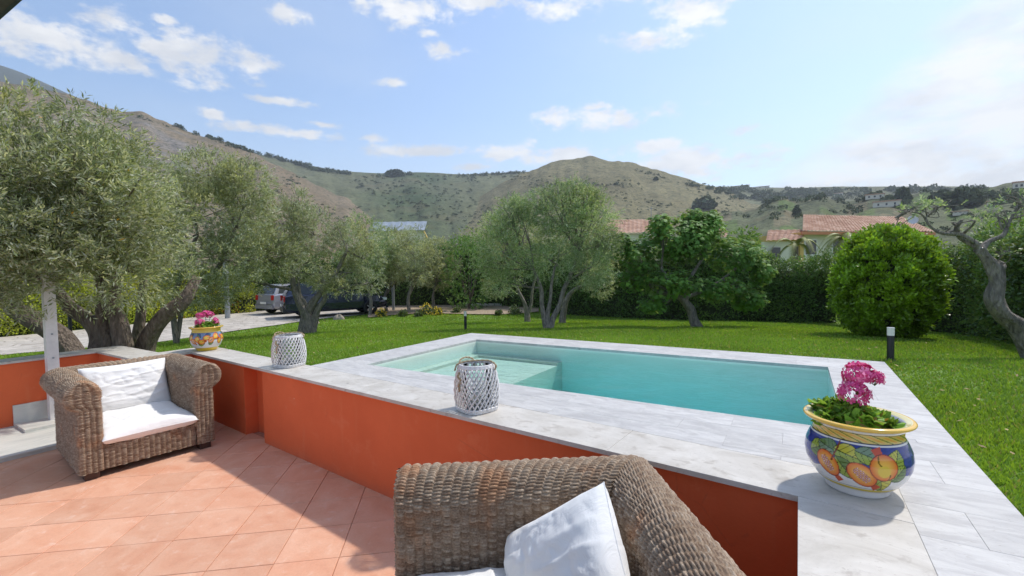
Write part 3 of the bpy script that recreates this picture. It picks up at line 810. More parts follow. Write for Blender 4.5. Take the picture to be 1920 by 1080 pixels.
# separate trees that stand out on the right-hand slope
for (px, py, hp, wp, lab) in [(1693, 378, 25, 22, 'dark round tree on the hillside above the villa roof'), (1806, 388, 30, 40, 'broad dark tree highest up on the slope right of the villa'),
                              (1494, 406, 22, 14, 'small dark tree beside the fields left of the villa'), (1420, 372, 10, 22, 'low dark clump of trees on the far ridge'),
                              (1765, 375, 16, 28, 'dark spreading tree left of the broad tree on the slope'), (1320, 392, 24, 42, 'dark tree clump at the foot of the round summit'),
                              (1230, 338, 8, 10, 'lone little tree near the round summit'), (740, 330, 12, 34, 'dark pine clump on the skyline above the basin')]:
    p, r_ = terrain_hit(px, py); s = r_/FOC*.9
    t = thing('hillside_tree', lab, 'tree', p)
    V, nl = blob_tree(np.array([p-np.array((0, 0, hp*s*.05))]), np.array([hp*s]), np.array([wp*s]), 520)
    Dv = len(V)//4
    build_leaves('crown', V, 4, MAT['farleaf'], t, np.c_[rng.random(Dv), rng.random(Dv)*.5, rng.random(Dv)*.3])
    MB().tube([p-np.array((0, 0, 1)), p+np.array((0, 0, hp*s*.5))], [wp*s*.05, wp*s*.03], 6).build('trunk', MAT['bark_old'], t)
# pale houses scattered on the slope
for (px, py, wp, hp, lab) in [(1640, 372, 24, 7, 'low white house among dark trees on the slope'), (1662, 387, 34, 9, 'white house with arcade on the middle of the slope'), (1388, 352, 30, 4, 'pale low building on the ridge crest'),
                              (1800, 402, 16, 4, 'pale farm shed on the slope near the broad tree'), (1915, 352, 16, 9, 'grey house at the right end of the ridge'), (1572, 368, 12, 5, 'tiny pale house on the slope above the long roof'),
                              (1870, 384, 20, 5, 'small pale house at far right of the slope'), (1425, 353, 30, 3, 'long pale wall on the ridge crest')]:
    p, r_ = terrain_hit(px, py); s = r_/FOC*.9; a = math.atan2(p[0], p[1])
    t = thing('far_house', lab, 'house', p)
    MB().box((p[0]-wp*s/2, p[1]-3, p[2]-1), (p[0]+wp*s/2, p[1]+3, p[2]+hp*s*.75), -a*.8).build('wall', MAT['house'], t)
    MB().box((p[0]-wp*s/2-.5, p[1]-3.5, p[2]+hp*s*.75), (p[0]+wp*s/2+.5, p[1]+3.5, p[2]+hp*s*.95), -a*.8).build('roof', MAT['rooftile'], t)
    for k in range(3):
        xx = p[0]+wp*s*(-.3+.3*k); MB().box((xx-.6*s*2, p[1]-3.05, p[2]+.5), (xx+.6*s*2, p[1]-2.8, p[2]+hp*s*.5), -a*.8, (p[0], p[1])).build('window', MAT['window'], t)

# ------------------------------------------------------------------ terrace: floor tiles, marble landing, walls, coping
TS, TA = .424, math.radians(40.5)
fl = MB().box((-7.3, -2.2, FLOOR-.06), (.35, 3.35, FLOOR-.008)).build('terrace_floor', MAT['grout']); fl['kind'] = 'structure'
e1 = np.array((math.cos(TA), math.sin(TA))); e2 = np.array((math.sin(TA), -math.cos(TA))); o0 = np.array((-3.22, 2.585))
tile_me = {}
for i in range(-24, 24):
    for j in range(-24, 24):
        c = o0+e1*TS*(i+.5)+e2*TS*(j+.5)
        if not (-7.5 < c[0] < .2 and -1.0 < c[1] < wy(c[0])+.45): continue
        if c @ np.array((_F[0], _F[1])) < .5: continue
        s = TS/2-.0024
        poly = [tuple(c+e1*s*a_+e2*s*b_) for a_, b_ in ((-1, -1), (1, -1), (1, 1), (-1, 1))]
        full = True
        pl = clip_poly(poly, -1, 0, 7.22); pl = clip_poly(pl, -WS, 1, 2.42-WS*.02+.12)
        if len(pl) < 3 or area(pl) < .004: continue
        if abs(area(pl)-area(poly)) < 1e-6:
            key = (i*7+j*3) % 4
            if key not in tile_me:
                mb = MB().prism([(x-c[0], y-c[1]) for x, y in poly], 0, .012+.0004*key, .0022); me = bpy.data.meshes.new('tile'); me.from_pydata(mb.V, [], mb.F); me.materials.append(MAT['tile']); tile_me[key] = me
            tl = bpy.data.objects.new('tile', tile_me[key]); COL.objects.link(tl); tl.parent = fl; tl.location = (c[0], c[1], FLOOR-.0115)
        else: MB().prism(pl, FLOOR-.0115, FLOOR+.0008, .0022).build('tile', MAT['tile'], fl)
# marble landing on the left, one low step up
ml = MB().prism([(-7.22, -2.0), (-7.22, 3.3), (-9.0, 3.3), (-9.0, -2.0)], FLOOR-.05, FLOOR+.035, .006).build('marble_landing', MAT['marble']); ml['kind'] = 'structure'
MB().prism([(-7.215, -2.0), (-7.215, 3.3), (-7.30, 3.3), (-7.30, -2.0)], FLOOR+.036, FLOOR+.050, .004).build('nosing', MAT['marble'], ml)

def wall_piece(t, poly, z0, z1): MB().prism(poly, z0, z1).build('wall_face', MAT['orange'], t)
def slab_run(t, A, B, nrm, w_, lens, z0=-.028, z1=0.0, gap=.0018, clips=()):
    """coping slabs from A to B, width w_ on the side nrm"""
    A = np.array(A, float); B = np.array(B, float); L = np.linalg.norm(B-A); d = (B-A)/L; s = 0; k = 0
    while s < L-.02:
        e = min(L, s+lens[k % len(lens)]); k += 1
        if L-e < .15: e = L
        p = [A+d*(s+gap/2), A+d*(e-gap/2), A+d*(e-gap/2)+nrm*w_, A+d*(s+gap/2)+nrm*w_]
        p = [tuple(x_) for x_ in p]
        for c_ in clips: p = clip_poly(p, *c_)
        MB().prism(p, z0, z1, .0015).build('coping_slab', MAT['coping'], t); s = e
# main retaining wall along the pool side
t = thing('retaining_wall', 'long orange rendered terrace wall capped with cream limestone beside the pool deck', 'wall', (-2.6, 2.7, FLOOR))
s_ = .045
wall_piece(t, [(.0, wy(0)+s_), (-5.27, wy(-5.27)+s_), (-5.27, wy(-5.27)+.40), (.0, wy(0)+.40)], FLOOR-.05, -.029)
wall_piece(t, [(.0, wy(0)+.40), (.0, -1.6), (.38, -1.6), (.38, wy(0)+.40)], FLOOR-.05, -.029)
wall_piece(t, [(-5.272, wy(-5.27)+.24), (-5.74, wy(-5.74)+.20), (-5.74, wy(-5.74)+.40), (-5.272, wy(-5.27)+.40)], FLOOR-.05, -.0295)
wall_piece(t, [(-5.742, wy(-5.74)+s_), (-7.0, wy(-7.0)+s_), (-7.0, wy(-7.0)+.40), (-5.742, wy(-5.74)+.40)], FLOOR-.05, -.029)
nv = np.array((.079, 1.0)); nv /= np.linalg.norm(nv)
slab_run(t, (.47, wy(.47)), (-7.05, wy(-7.05)), nv, .40, [1.42, 1.22, 1.3, 1.18], clips=[(1, 0, .40)])
slab_run(t, (.0, wy(.0)+.05), (.0, -1.6), np.array((1, 0.)), .3995, [1.2, 1.3], clips=[(-WS, 1, 2.42-WS*.02-.002)])
# left, stepped wall round the landing
t = thing('landing_wall', 'low orange wall with cream coping around the marble landing on the left', 'wall', (LX, LY, FLOOR))
wall_piece(t, [(-7.002, wy(-7)+.06), (-7.30, wy(-7)+.06), (-7.30, wy(-7)+.38), (-7.002, wy(-7)+.38)], FLOOR, -.030)
wall_piece(t, [(-7.302, LY+.035), (-7.302, wy(-7)+.37), (-7.62, wy(-7)+.37), (-7.62, LY+.035)], FLOOR, -.031)
wall_piece(t, [(-7.622, LY+.035), (LX-.03, LY+.035), (LX-.03, LY+.34), (-7.622, LY+.34)], FLOOR, -.030)
wall_piece(t, [(LX-.032, LY+.34), (LX-.032, -3.0), (LX-.34, -3.0), (LX-.34, LY+.34)], FLOOR, -.031)
slab_run(t, (-7.053, wy(-7.05)+.002), (-7.30, wy(-7.05)+.02), np.array((0, 1.)), .40, [1.2])
slab_run(t, (-7.303, wy(-7)+.42), (-7.303, LY), np.array((-1, 0.)), .40, [1.2])
slab_run(t, (-7.706, LY), (LX, LY), np.array((0, 1.)), .40, [1.3, 1.1])
slab_run(t, (LX-.003, LY+.40), (LX-.003, -3.0), np.array((-1, 0.)), .40, [1.25, 1.3])
# marble step against the left wall
t = thing('marble_step', 'small grey marble step block against the low orange wall', 'step', (-8.4, 1.6, FLOOR+.04))
zz = FLOOR+.036
MB().box((LX-.028, 1.50, zz), (LX+.0, 2.33, zz+.27)).build('riser', MAT['marble'], t)
MB().box((LX+.002, 1.50, zz), (LX+.52, 2.33, zz+.036)).build('tread', MAT['marble'], t)

# white post standing behind the left chair
_r = ray(99, 700); _k = 8.72/math.hypot(_r[0], _r[1]); pb = np.array([_r[0]*_k, _r[1]*_k, zz+.037])
d_ = np.linalg.norm((pb-EYEP)[:2]); ptop = rise(97, pb)(484)
t = thing('pergola_post', 'square white painted post standing behind the left wicker chair', 'post', pb)
MB().prism([(pb[0]+a_*.058, pb[1]+b_*.058) for a_, b_ in ((-1, -1), (1, -1), (1, 1), (-1, 1))], pb[2], ptop, .004).build('shaft', MAT['white_paint'], t)
MB().prism([(pb[0]+a_*.066, pb[1]+b_*.066) for a_, b_ in ((-1, -1), (1, -1), (1, 1), (-1, 1))], ptop, ptop+.02, .003).build('cap', MAT['white_paint'], t)
for zz_ in (.83, 1.15):
    bz = pb[2]+zz_; b_ = MB().tube([pb+np.array((.052, .0, zz_)), pb+np.array((.068, 0, zz_))], .012, 8).build('bolt', MAT['grey_metal'], t)

# ------------------------------------------------------------------ pool deck, pool, water
dk = MB().prism([(DX0+.02, PY1+.012), (DX1-.02, PY1+.012), (DX1-.02, DY1-.02), (DX0+.02, DY1-.02)], -.10, -.031)
dk.prism([(DX0+.02, wy(DX0)+.44), (PX0-.02, wy(PX0)+.44), (PX0-.02, PY1+.010), (DX0+.02, PY1+.010)], -.10, -.0315)
dk.prism([(PX1+.02, -1.6), (DX1-.02, -1.6), (DX1-.02, PY1+.010), (PX1+.02, PY1+.010)], -.10, -.0315)
dk.prism([(PX0-.018, wy(PX0)+.44), (PX1+.018, wy(PX1)+.44), (PX1+.018, PY0-.02), (PX0-.018, PY0-.02)], -.10, -.0315)
deck = dk.build('pool_deck', simple('deck_mortar', (.55, .54, .52), .9)); deck['kind'] = 'structure'
def paving(x0, x1, y0, y1, tx, ty, clips=(), along_x=True):
    y = y0; r = 0
    while y < y1-.01:
        yy = min(y+ty, y1) if y1-(y+ty) > .05 else y1
        x = x0-(tx*.5 if r % 2 else 0)-rs.uniform(0, .0)
        while x < x1-.01:
            a_ = max(x, x0); b_ = min(x+tx, x1)
            if x1-b_ < .06: b_ = x1
            if b_-a_ > .03:
                g = .0003
                pl = [(a_+g, y+g), (b_-g, y+g), (b_-g, yy-g), (a_+g, yy-g)]
                for c_ in clips: pl = clip_poly(pl, *c_) if len(pl) > 2 else pl
                if len(pl) > 2 and area(pl) > .002:
                    MB().prism(pl, -.030, rs.uniform(-.0004, .0004), .0009).build('paving_stone', MAT['deck'], deck)
            if b_ == x1: break
            x += tx
        y = yy; r += 1
paving(DX0, DX1, PY1+.0, DY1, .60, .285)
paving(DX0, PX0, 3.12, PY1, .54, .30, [(WS, -1, -(2.42-WS*.02+.404))])
paving(PX1, DX1, PY0, PY1, .53, .30)
paving(.4003, DX1, -1.6, PY0, .388, .30)
paving(PX0, .40, 2.70, PY0, .60, .20, [(WS, -1, -(2.42-WS*.02+.404))])

# pool basin
SHX, SHY, ZS, ZB, ZM = -2.80, 3.98, -.25, -.85, -.50
pool = MB()
def quad(mb, a_, b_, c_, d_): mb.add([a_, b_, c_, d_], [(0, 1, 2, 3)])
ZT = -.031
quad(pool, (PX0, PY0, ZB), (PX1, PY0, ZB), (PX1, PY1, ZB), (PX0, PY1, ZB))
quad(pool, (PX0, PY1, ZB), (PX1, PY1, ZB), (PX1, PY1, ZT), (PX0, PY1, ZT))
quad(pool, (PX1, PY0, ZB), (PX0, PY0, ZB), (PX0, PY0, ZT), (PX1, PY0, ZT))
quad(pool, (PX0, PY0, ZB), (PX0, PY1, ZB), (PX0, PY1, ZT), (PX0, PY0, ZT))
quad(pool, (PX1, PY1, ZB), (PX1, PY0, ZB), (PX1, PY0, ZT), (PX1, PY1, ZT))
basin = pool.build('pool_basin', MAT['liner']); basin['kind'] = 'structure'
MB().box((PX0+.002, SHY, ZB+.003), (SHX, PY1-.002, ZS)).build('bathing_shelf', MAT['shelf'], basin)
MB().box((PX0+.002, PY0+.002, ZB+.003), (SHX-.45, SHY-.002, ZM)).build('pool_step', MAT['liner'], basin)
MB().box((PX0+.002, PY1-.14, ZS+.001), (SHX, PY1-.003, ZS+.035)).build('shelf_ledge', MAT['shelf'], basin)
MB().box((PX0+.002, SHY+.01, ZS+.001), (PX0+.14, PY1-.142, ZS+.035)).build('shelf_ledge', MAT['shelf'], basin)
ww = MB().box((PX0-.001, PY0-.001, ZB-.01), (PX1+.001, PY1+.001, -.052)).build('pool_water', MAT['water']); ww['kind'] = 'structure'

# ------------------------------------------------------------------ wicker armchairs
CW, CD, CH = 1.13, 1.22, .955
HALF = .085; RC, RZ, RR = .045, CH-.135, .135
def chair_profile():
    out = []
    z0, zj = .07, RZ-math.sqrt(max(RR**2-(HALF-RC+.0)**2, 0))
    for z in np.linspace(z0, zj, 30): out.append((HALF, z))
    a0 = math.atan2(zj-RZ, HALF-RC); a1 = PI+.35
    for a in np.linspace(a0, a1, 40)[1:]: out.append((RC+RR*math.cos(a), RZ+RR*math.sin(a)))
    x1, z1 = out[-1]
    for z in np.linspace(z1, .27, 20)[1:]: out.append((x1+(-HALF-x1)*min(1, (z1-z)/.1), z))
    return np.array(out)
def o_out(z): return HALF if z < RZ-math.sqrt(RR**2-(HALF-RC)**2) else RC+math.sqrt(max(RR**2-(z-RZ)**2, 0))
def o_in(z):
    zb = RZ-RR*math.sin(.35)
    if z > zb: return RC-math.sqrt(max(RR**2-(z-RZ)**2, 0))
    x1 = RC-RR*math.cos(.35); return x1+(-HALF-x1)*min(1, (zb-z)/.1)
COLW, ROWH, SU, SV = .047, .0142, 5, 4
def weave(Pf, Nf, nu_len, nv_len, seed):
    """Pf(u,v)->points on the surface, Nf-> normals; returns displaced grid"""
    nc = max(2, round(nu_len/COLW)); nr_ = max(2, round(nv_len/ROWH))
    U = np.linspace(0, 1, nc*SU+1); Vv = np.linspace(0, 1, nr_*SV+1)
    UU, VV = np.meshgrid(U, Vv, indexing='ij')
    cu = UU*nc; rv = VV*nr_
    rr_ = np.random.default_rng(seed)
    ci = np.minimum(np.floor(cu+1e-6), nc-1).astype(int); fu = np.clip(cu-ci, 0, 1)
    rvv = rv+.5*(ci % 2); ri = np.floor(rvv+1e-6).astype(int); fv = rvv-ri
    tab = rr_.random((nc+2, nr_+8)).astype(float)
    tv = tab[ci, np.clip(ri+3, 0, nr_+7)]
    wob = (vnoise(np.c_[cu.ravel()*.5, rv.ravel()*.25], 1, 2, seed).reshape(UU.shape)-.5)*1.1+.25*np.sin(2*PI*cu)*0+(np.abs(fu-.5)*-.5)*np.where(ci % 2, 1, -1)*.5
    VW = np.clip(VV+wob/nr_*np.clip(np.minimum(VV, 1-VV)*nr_*.5, 0, 1), 0, 1)
    amp = .0150*(.8+.4*tv)
    hgt = amp*(.10+.90*np.clip(np.sin(PI*fu), 0, 1)**.5)*(np.abs(np.sin(PI*fv))**.62)
    hgt = hgt*np.clip(np.minimum(UU, 1-UU)*nc*3, 0, 1)
    P = Pf(UU, VW)+Nf(UU, VW)*hgt[..., None]
    n1, n2 = UU.shape; idx = np.arange(n1*n2).reshape(n1, n2)
    F = np.stack([idx[:-1, :-1], idx[1:, :-1], idx[1:, 1:], idx[:-1, 1:]], -1).reshape(-1, 4)
    T = np.c_[tv.ravel(), fv.ravel(), np.zeros(n1*n2)]
    return P.reshape(-1, 3), F, T
def make_chair(label, loc, rotz, group):
    t = thing('wicker_armchair', label, 'armchair', loc, rotz, group)
    prof_ = chair_profile(); seg = np.r_[0, np.cumsum(np.linalg.norm(np.diff(prof_, axis=0), axis=1))]; L = seg[-1]; sN = seg/L
    tg = np.gradient(prof_, axis=0); nrm = np.c_[tg[:, 1], -tg[:, 0]]; nrm /= np.linalg.norm(nrm, axis=1)[:, None]
    xa = CW/2-HALF; yb = CD/2-HALF; yf = -CD/2
    def run(A, B, n_out, mA, mB, ln, seed):
        """sweep the profile from A to B; mA/mB: mitre shift along the run per unit offset"""
        A = np.array(A, float); B = np.array(B, float); d = (B-A)/np.linalg.norm(B-A); no = np.array(n_out, float)
        def Pf(U, Vv):
            o_ = np.interp(Vv, sN, prof_[:, 0]); z = np.interp(Vv, sN, prof_[:, 1])
            a_ = A+(-d)*(mA*o_)[..., None]; b_ = B+d*(mB*o_)[..., None]
            p = a_+(b_-a_)*U[..., None]+no*o_[..., None]
            return np.concatenate([p, z[..., None]], -1)
        def Nf(U, Vv):
            a_ = np.interp(Vv, sN, nrm[:, 0]); b_ = np.interp(Vv, sN, nrm[:, 1])
            return np.concatenate([no*a_[..., None], b_[..., None]], -1)
        return weave(Pf, Nf, ln, L, seed)
    def put(name, pieces):
        V = []; F = []; T = []; k = 0
        for v, f, tt in pieces: V.append(v); F.append(f+k); T.append(tt); k += len(v)
        return part(name, np.concatenate(V), np.concatenate(F), MAT['wicker'], t, tint=np.concatenate(T), smooth=True, world_space=False)
    def cap(sx, seed):
        zs = np.linspace(.07, CH-.002, 60); oo = np.array([o_out(z) for z in zs]); oi = np.array([o_in(z) for z in zs])
        def Pf(U, Vv):
            z = .07+Vv*(CH-.072); a_ = np.interp(z, zs, oi); b_ = np.interp(z, zs, oo)
            o_ = a_+(b_-a_)*U; return np.stack([sx*(xa+o_), np.full_like(o_, yf), z], -1)
        Nf = lambda U, Vv: np.broadcast_to(np.array((0, -1., 0)), U.shape+(3,))
        return weave(Pf, Nf, .20, CH-.07, seed)
    put('arm', [run((-xa, yf), (-xa, yb), (-1, 0), 0, 1, CD-.1, 1), cap(-1, 4)])
    put('backrest', [run((-xa, yb), (xa, yb), (0, 1), 1, 1, CW-.17, 2)])
    put('arm', [run((xa, yb), (xa, yf), (1, 0), 1, 0, CD-.1, 3), cap(1, 5)])
    Pf = lambda U, Vv: np.stack([-xa+HALF+(2*xa-2*HALF)*U, np.full_like(U, yf+.02), .07+.23*Vv], -1)
    Nf = lambda U, Vv: np.broadcast_to(np.array((0, -1., 0)), U.shape+(3,))
    pf = weave(Pf, Nf, 2*xa-2*HALF, .22, 6)
    Pf2 = lambda U, Vv: np.stack([-xa+HALF+(2*xa-2*HALF)*U, yf+.02+.25*Vv, np.full_like(U, .30)], -1)
    Nf2 = lambda U, Vv: np.broadcast_to(np.array((0, 0, 1.)), U.shape+(3,))
    put('seat_front', [pf, weave(Pf2, Nf2, 2*xa-2*HALF, .25, 7)])
    MB().box((-xa, yf+.25, .22), (xa, yb, .285)).box((-xa, yf+.06, .075), (xa, yb, .10)).build('seat_base', MAT['dark_wood'], t, world_space=False)
    for sx in (-1, 1):
        for yy in (yf+.075, CD/2-.075):
            MB().box((sx*(xa)-.055, yy-.055, 0), (sx*(xa)+.055, yy+.055, .072)).build('foot', MAT['dark_wood'], t, world_space=False)
    return t
def cushion(name, label, w_, d_, h_, mtx, seed=0, group=None, slump=.0, wr=1.0, blunt=.42):
    """soft cushion; mtx world matrix"""
    n = 56; g = np.linspace(-1, 1, n); Xg, Yg = np.meshgrid(g, g, indexing='ij')
    edge = (1-np.abs(Xg)**3.2)*(1-np.abs(Yg)**3.2); th = np.clip(edge, 0, 1)**blunt
    pin = 1-.055*(np.abs(Xg)**2*(1-np.abs(Yg)**2)+np.abs(Yg)**2*(1-np.abs(Xg)**2))
    q2 = np.c_[Xg.ravel(), Yg.ravel()]
    V = []
    for s in (1, -1):
        a_ = np.c_[q2[:, 0]*1.0+s*3, q2[:, 1]*1.1+seed]
        f1 = vnoise(a_, 1.2, 2, seed); ridge = 1-np.abs(vnoise(np.c_[q2[:, 0]*.55+q2[:, 1]*.3+s, q2[:, 1]*2.6-q2[:, 0]*.4], 1.2, 3, seed+2)*2-1)
        ridge2 = 1-np.abs(vnoise(np.c_[q2[:, 0]*1.6+q2[:, 1]*1.2+seed, q2[:, 1]*.8-q2[:, 0]*.7+s*2], 1.5, 3, seed+5)*2-1)
        dz = (f1-.5)*.035+wr*(ridge**6)*.014-wr*(ridge2**10)*.010
        z = s*(th.ravel()*h_/2)+dz*th.ravel()
        z = z-slump*(q2[:, 0]**2+q2[:, 1]**2)*.5
        V.append(np.c_[q2[:, 0]*pin.ravel()*w_/2, q2[:, 1]*pin.ravel()*d_/2, z])
    idx = np.arange(n*n).reshape(n, n)
    f = np.stack([idx[:-1, :-1], idx[1:, :-1], idx[1:, 1:], idx[:-1, 1:]], -1).reshape(-1, 4)
    V = np.concatenate(V); F = np.concatenate([f, f[:, ::-1]+n*n])
    W_ = np.array(mtx); V = V@W_[:3, :3].T
    o = part(name, V, F, MAT['cloth'], None, smooth=True); o.location = mtx.translation
    # welt seam round the rim
    rim = [(x_*(1-.055*0)*w_/2, y_*d_/2) for x_, y_ in [(a_, -1) for a_ in np.linspace(-1, 1, 14)]+[(1, a_) for a_ in np.linspace(-1, 1, 14)[1:]]+[(a_, 1) for a_ in np.linspace(1, -1, 14)[1:]]+[(-1, a_) for a_ in np.linspace(1, -1, 14)[1:-1]]]
    P = []
    for x_, y_ in rim:
        X_, Y_ = x_/(w_/2), y_/(d_/2); pn = 1-.055*(X_*X_*(1-Y_*Y_)+Y_*Y_*(1-X_*X_)); P.append((x_*pn, y_*pn, -slump*(X_*X_+Y_*Y_)*.5))
    P = np.array(P)@W_[:3, :3].T
    mb = MB().tube(P, .0026, 5, closed=True); me = bpy.data.meshes.new('seam'); me.from_pydata(mb.V, [], mb.F)
    sm = link('seam', me, MAT['cloth'], o)
    return tag(o, label, 'cushion', group)
CHG = 'pair of wicker armchairs on the terrace'
TH1 = math.radians(84.5)
c1 = np.array((-5.73, 1.97))+np.array((-math.sin(TH1), math.cos(TH1)))*CD/2
ch1 = make_chair('whole brown woven wicker armchair with rolled arms standing by the marble landing', (c1[0], c1[1], FLOOR+.001), TH1, CHG)
TH2 = math.radians(-54.5)
rd = np.array((-(CW/2-HALF)-RC, CD/2-HALF+RC)); R2 = np.array(((math.cos(TH2), -math.sin(TH2)), (math.sin(TH2), math.cos(TH2))))
c2 = np.array((-.735, 2.285))-R2@rd
ch2 = ch1.copy(); COL.objects.link(ch2); ch2.location = (c2[0], c2[1], FLOOR+.001); ch2.rotation_euler = (0, 0, TH2)
ch2['label'] = 'nearest brown wicker armchair, cropped by the lower edge, in front of the orange wall'
for c_ in list(ch1.children):
    k = c_.copy(); COL.objects.link(k); k.parent = ch2
CM1 = Matrix.Translation((c1[0], c1[1], FLOOR)) @ Matrix.Rotation(TH1, 4, 'Z')
CM2 = Matrix.Translation((c2[0], c2[1], FLOOR)) @ Matrix.Rotation(TH2, 4, 'Z')
iw = CW-4*HALF-.01
cushion('seat_cushion', 'flat white seat cushion on the left wicker armchair', iw+.03, CD-.20, .19, CM1 @ Matrix.Translation((0, -.135, .372)) @ Matrix.Rotation(.02, 4, 'X'), 3, blunt=.24)
cushion('back_cushion', 'white back cushion leaning in the left wicker armchair', iw+.02, .56, .20, CM1 @ Matrix.Translation((0, .30, .69)) @ Matrix.Rotation(math.radians(68), 4, 'X'), 6)
cushion('seat_cushion', 'white seat cushion in the nearest wicker armchair, only its edge in view', iw+.03, CD-.20, .26, CM2 @ Matrix.Translation((0, -.12, .44)), 9, blunt=.30)
cushion('pillow', 'crumpled white pillow standing on its corner in the nearest wicker armchair', .64, .64, .27,
        CM2 @ Matrix.Translation((-.05, .15, .625)) @ Matrix.Rotation(math.radians(30), 4, 'Z') @ Matrix.Rotation(math.radians(64), 4, 'X') @ Matrix.Rotation(math.radians(43), 4, 'Z'), 12)

# ------------------------------------------------------------------ majolica pots with geraniums
def srgb(r, g, b): return np.array([((c/255)/12.92 if c/255 <= .04045 else ((c/255+.055)/1.055)**2.4) for c in (r, g, b)])
POT = [(.118, 0), (.126, .006), (.130, .018), (.137, .034), (.160, .055), (.186, .092), (.203, .135), (.208, .175), (.203, .212), (.190, .245), (.178, .268), (.174, .280), (.176, .306), (.184, .318), (.208, .328), (.216, .335), (.214, .344), (.200, .347), (.176, .338), (.166, .325), (.164, .29), (.165, .26)]
def paint_leaf(U, Vv, C, cx_, cy_, ang, L_, W_, ca, cb):
    c_, s_ = math.cos(ang), math.sin(ang); x_ = (U-cx_)*c_+(Vv-cy_)*s_; y_ = -(U-cx_)*s_+(Vv-cy_)*c_
    t_ = x_/L_; wv = W_*np.clip(np.sin(PI*np.clip(t_*.5+.5, 0, 1))**.75, 0, 1)*(1-.25*t_)
    wv = wv*1.12
    ins = (np.abs(t_) < 1) & (np.abs(y_) < wv)
    shade_ = (y_ > 0)
    C[ins] = np.where(shade_[ins][:, None], ca, cb)
    vein = ins & ((np.abs(y_) < .0017) | (np.abs(((x_-np.abs(y_)*.8)*1 % (L_*.42))-L_*.21) < .0013))
    C[vein] = srgb(52, 66, 22)
    edge_ = (np.abs(t_) < 1.03) & (np.abs(y_) < wv+.0035) & ~ins
    C[edge_] = srgb(40, 55, 30)
def paint_fruit(U, Vv, C, cx_, cy_, rx, ry, ang, kind):
    c_, s_ = math.cos(ang), math.sin(ang); x_ = (U-cx_)*c_+(Vv-cy_)*s_; y_ = -(U-cx_)*s_+(Vv-cy_)*c_
    r_ = np.sqrt((x_/rx)**2+(y_/ry)**2)
    # calyx
    cal = (x_ > rx*.8) & (x_ < rx*1.5) & (np.abs(y_) < ry*(.22+.28*(x_/rx-.8)))
    C[cal] = srgb(198, 78, 40)
    C[(r_ < 1.07) & (r_ >= 1)] = srgb(120, 45, 25)
    ins = r_ < 1
    a_ = np.clip(r_, 0, 1)[:, None] if r_.ndim == 1 else r_[..., None]
    base = srgb(236, 186, 84)*(1-a_**2)+srgb(222, 100, 44)*(a_**2)
    C[ins] = base[ins]
    if kind == 'open':
        op = (np.abs(x_) < rx*.62) & (np.abs(y_) < ry*.42*(1-(x_/rx)**2)); C[op] = srgb(214, 160, 112)
        seeds = op & ((np.sin(x_*420)*np.sin(y_*420)) > .05); C[seeds] = srgb(150, 40, 70)
        s2 = op & ((np.sin(x_*420)*np.sin(y_*420)) > .62); C[s2] = srgb(240, 215, 225)
    else:
        ln = ins & (np.abs(y_-.25*ry*np.sin(x_/rx*3)) < .0028); C[ln] = srgb(110, 90, 20)
        hl = ins & (((x_+rx*.25)/rx)**2+((y_-.1*ry)/ry)**2 < .22); C[hl] = srgb(226, 190, 72)
